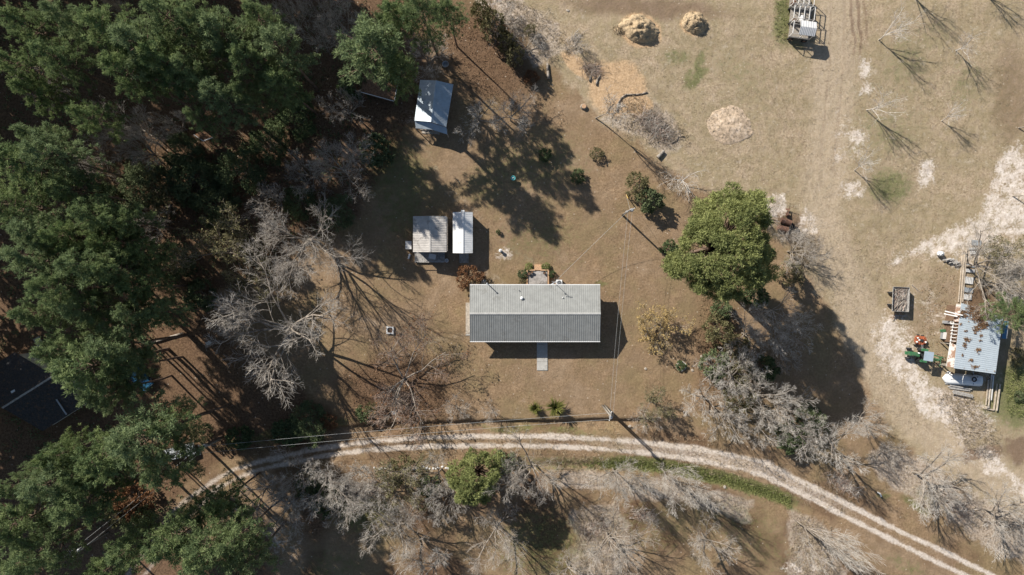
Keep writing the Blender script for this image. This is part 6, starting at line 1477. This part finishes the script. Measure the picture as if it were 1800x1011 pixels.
def rock(name, lab, px, py, R, mat, group):
    x, y = W(px, py); d = MB(); n = 7; V = []; R *= .75
    for k, (rr, z) in enumerate(((.7, -.05), (1.0, .25), (.65, .6))):
        for i in range(n): a = i * 6.283 / n + k * .3; q = R * rr * (.8 + .4 * r.random()); V.append((q * math.cos(a) * 1.25, q * math.sin(a), R * z * (.9 + .3 * r.random())))
    f = [tuple(range(2 * n, 3 * n))]
    for k in range(2):
        for i in range(n): f.append((k * n + i, k * n + (i + 1) % n, (k + 1) * n + (i + 1) % n, (k + 1) * n + i))
    d.add(V, f); o = d.build(name, mat); o.location = (x, y, 0); o.rotation_euler = (0, 0, r.random() * 6); tag(o, lab, 'stone', group)
for i in range(26): rock('white_stone', 'small white stone in the row edging the lane south side under bare trees', 660 + i * 5.6 + r.normal(0, 1), 823.5 + r.normal(0, 1.2), .16 + .1 * r.random(), M_WHITESTONE, 'row of white stones')
for px, py, lab in ((1107, 749, 'tan stone on the bank right of the twin poles'), (1274, 856, 'tan stone on the grass below the drain'), (1217, 651, 'pale stone on the lawn right of the ringed flower bed'), (1233, 626, 'pale stone at the lawn edge above the ringed flower bed'), (1135, 648, 'pale flat stone on the lawn left of the ringed flower bed'), (998, 19, 'tan stone at the top edge of the field')):
    rock('stone', lab, px, py, .28, M_STONE, 'loose stones')
t = one('bent_drain_pipe', 'white bent plastic pipe end on the bank above the lane', 'pipe', 1547, 868); d = BM(); d.path([Q(1543, 866, .3), Q(1547, 868, .3), Q(1549, 873, .15)], .11, 10); d.put('pipe', M_WHITE, t); d = BM(); d.torus(Q(1543, 866, .3), .12, .025, 'X', 12); d.put('collar', M_WHITE, t)
t = one('tin_scrap', 'curled pale tin scrap lying under the red twigged tree', 'scrap', 694, 725); x, y = W(694, 725); d = BM(); d.box((x, y, .14), (.8, .55, .03), .3, .15); d.put('sheet', M_STEEL, t); d = BM(); d.tube((x - .4, y - .1, .15), (x + .3, y + .3, .2), .04, .04, 6); d.put('rolled_edge', M_STEEL, t)
# yard of the dark house
x, y = W(68, 601, .8); t = thing('dog_house', 'small grey wooden hutch in the straw yard above the dark roofed house', 'hutch', (x, y), R_(-62)); d = MB(); d.box((0, 0, .4), (1.2, .8, .8)); d.build('wall', M_BROWNWOOD, t); d = MB(); d.box((0, 0, .85), (1.4, 1.0, .06), 0, R_(4)); d.build('roof', M_WOOD, t)
x, y = W(60, 641, .5); t = thing('dark_cart', 'dark utility cart in shade by the dark roofed house', 'cart', (x, y), R_(25)); d = MB(); d.box((0, 0, .55), (1.5, .85, .4)); d.build('body', M_DARK, t)
for s in (-1, 1): wheel(t, (.1, s * .5, .28), .28, .12)
d = MB(); d.tube((.75, 0, .5), (1.4, 0, .7), .03, .03, 6); d.build('handle', M_STEEL, t)
def car(px, py, rot, lab, paint, pick=False):
    x, y = W(px, py, .8); t = thing('parked_car', lab, 'car', (x, y), R_(rot), 'cars under the pines')
    d = MB(); d.extrude_y([(-2.2, .35), (-2.25, .75), (-2.1, .92), (-1.0, .98), (1.0, .98), (2.1, .86), (2.25, .65), (2.2, .35)], -.86, .86); d.build('body', paint, t)
    d = MB(); d.extrude_y([(-1.7 if not pick else -.3, .98), (-1.25 if not pick else -.15, 1.46), (.45, 1.48), (1.05, .98)], -.74, .74); d.build('windows', M_GLASS, t)
    d = MB(); d.box((-.4 if not pick else .15, 0, 1.495), (1.6 if not pick else .6, 1.42, .05)); d.build('roof', paint, t)
    for sx in (-1.4, 1.4):
        for sy in (-.8, .8): wheel(t, (sx, sy, .34), .34, .22)
    for s in (-1, 1): d = MB(); d.box((2.2, s * .6, .68), (.08, .3, .14)); d.build('headlight', M_WHITE, t); d = MB(); d.box((.75, s * .95, 1.02), (.14, .2, .12)); d.build('mirror', paint, t)
car(243, 662, -48, 'blue car half hidden under pine boughs in the left wood', M_CARBLUE)
car(316, 795, 15, 'silver white car peeking out from the dark pines by the lane end pole', M_CARSILVER)
x, y = W(370, 602); t = thing('plastic_chair', 'pale plastic chair in the shade left of the widest bare tree', 'chair', (x, y), .6); d = MB(); d.box((0, 0, .42), (.5, .5, .05)); d.build('seat', M_OLDWHITE, t); d = MB(); d.box((-.24, 0, .68), (.05, .5, .5), 0, -.15); d.build('backrest', M_OLDWHITE, t)
for sx in (-.2, .2):
    for sy in (-.2, .2): d = MB(); d.box((sx, sy, .2), (.05, .05, .42)); d.build('leg', M_OLDWHITE, t)
t = one('metal_tub', 'pale metal tub behind the cabin on the right at the wood edge', 'tub', 783, 113); x, y = W(783, 113, .3); d = BM(); d.lathe([(.35, 0), (.45, .4), (.48, .42), (.42, .4), (.33, .06)], (x, y, 0), 16); d.put('tub', M_STEEL, t, True); d = BM(); d.torus((x, y, .42), .46, .02, n=16); d.put('rim', M_OLDWHITE, t)
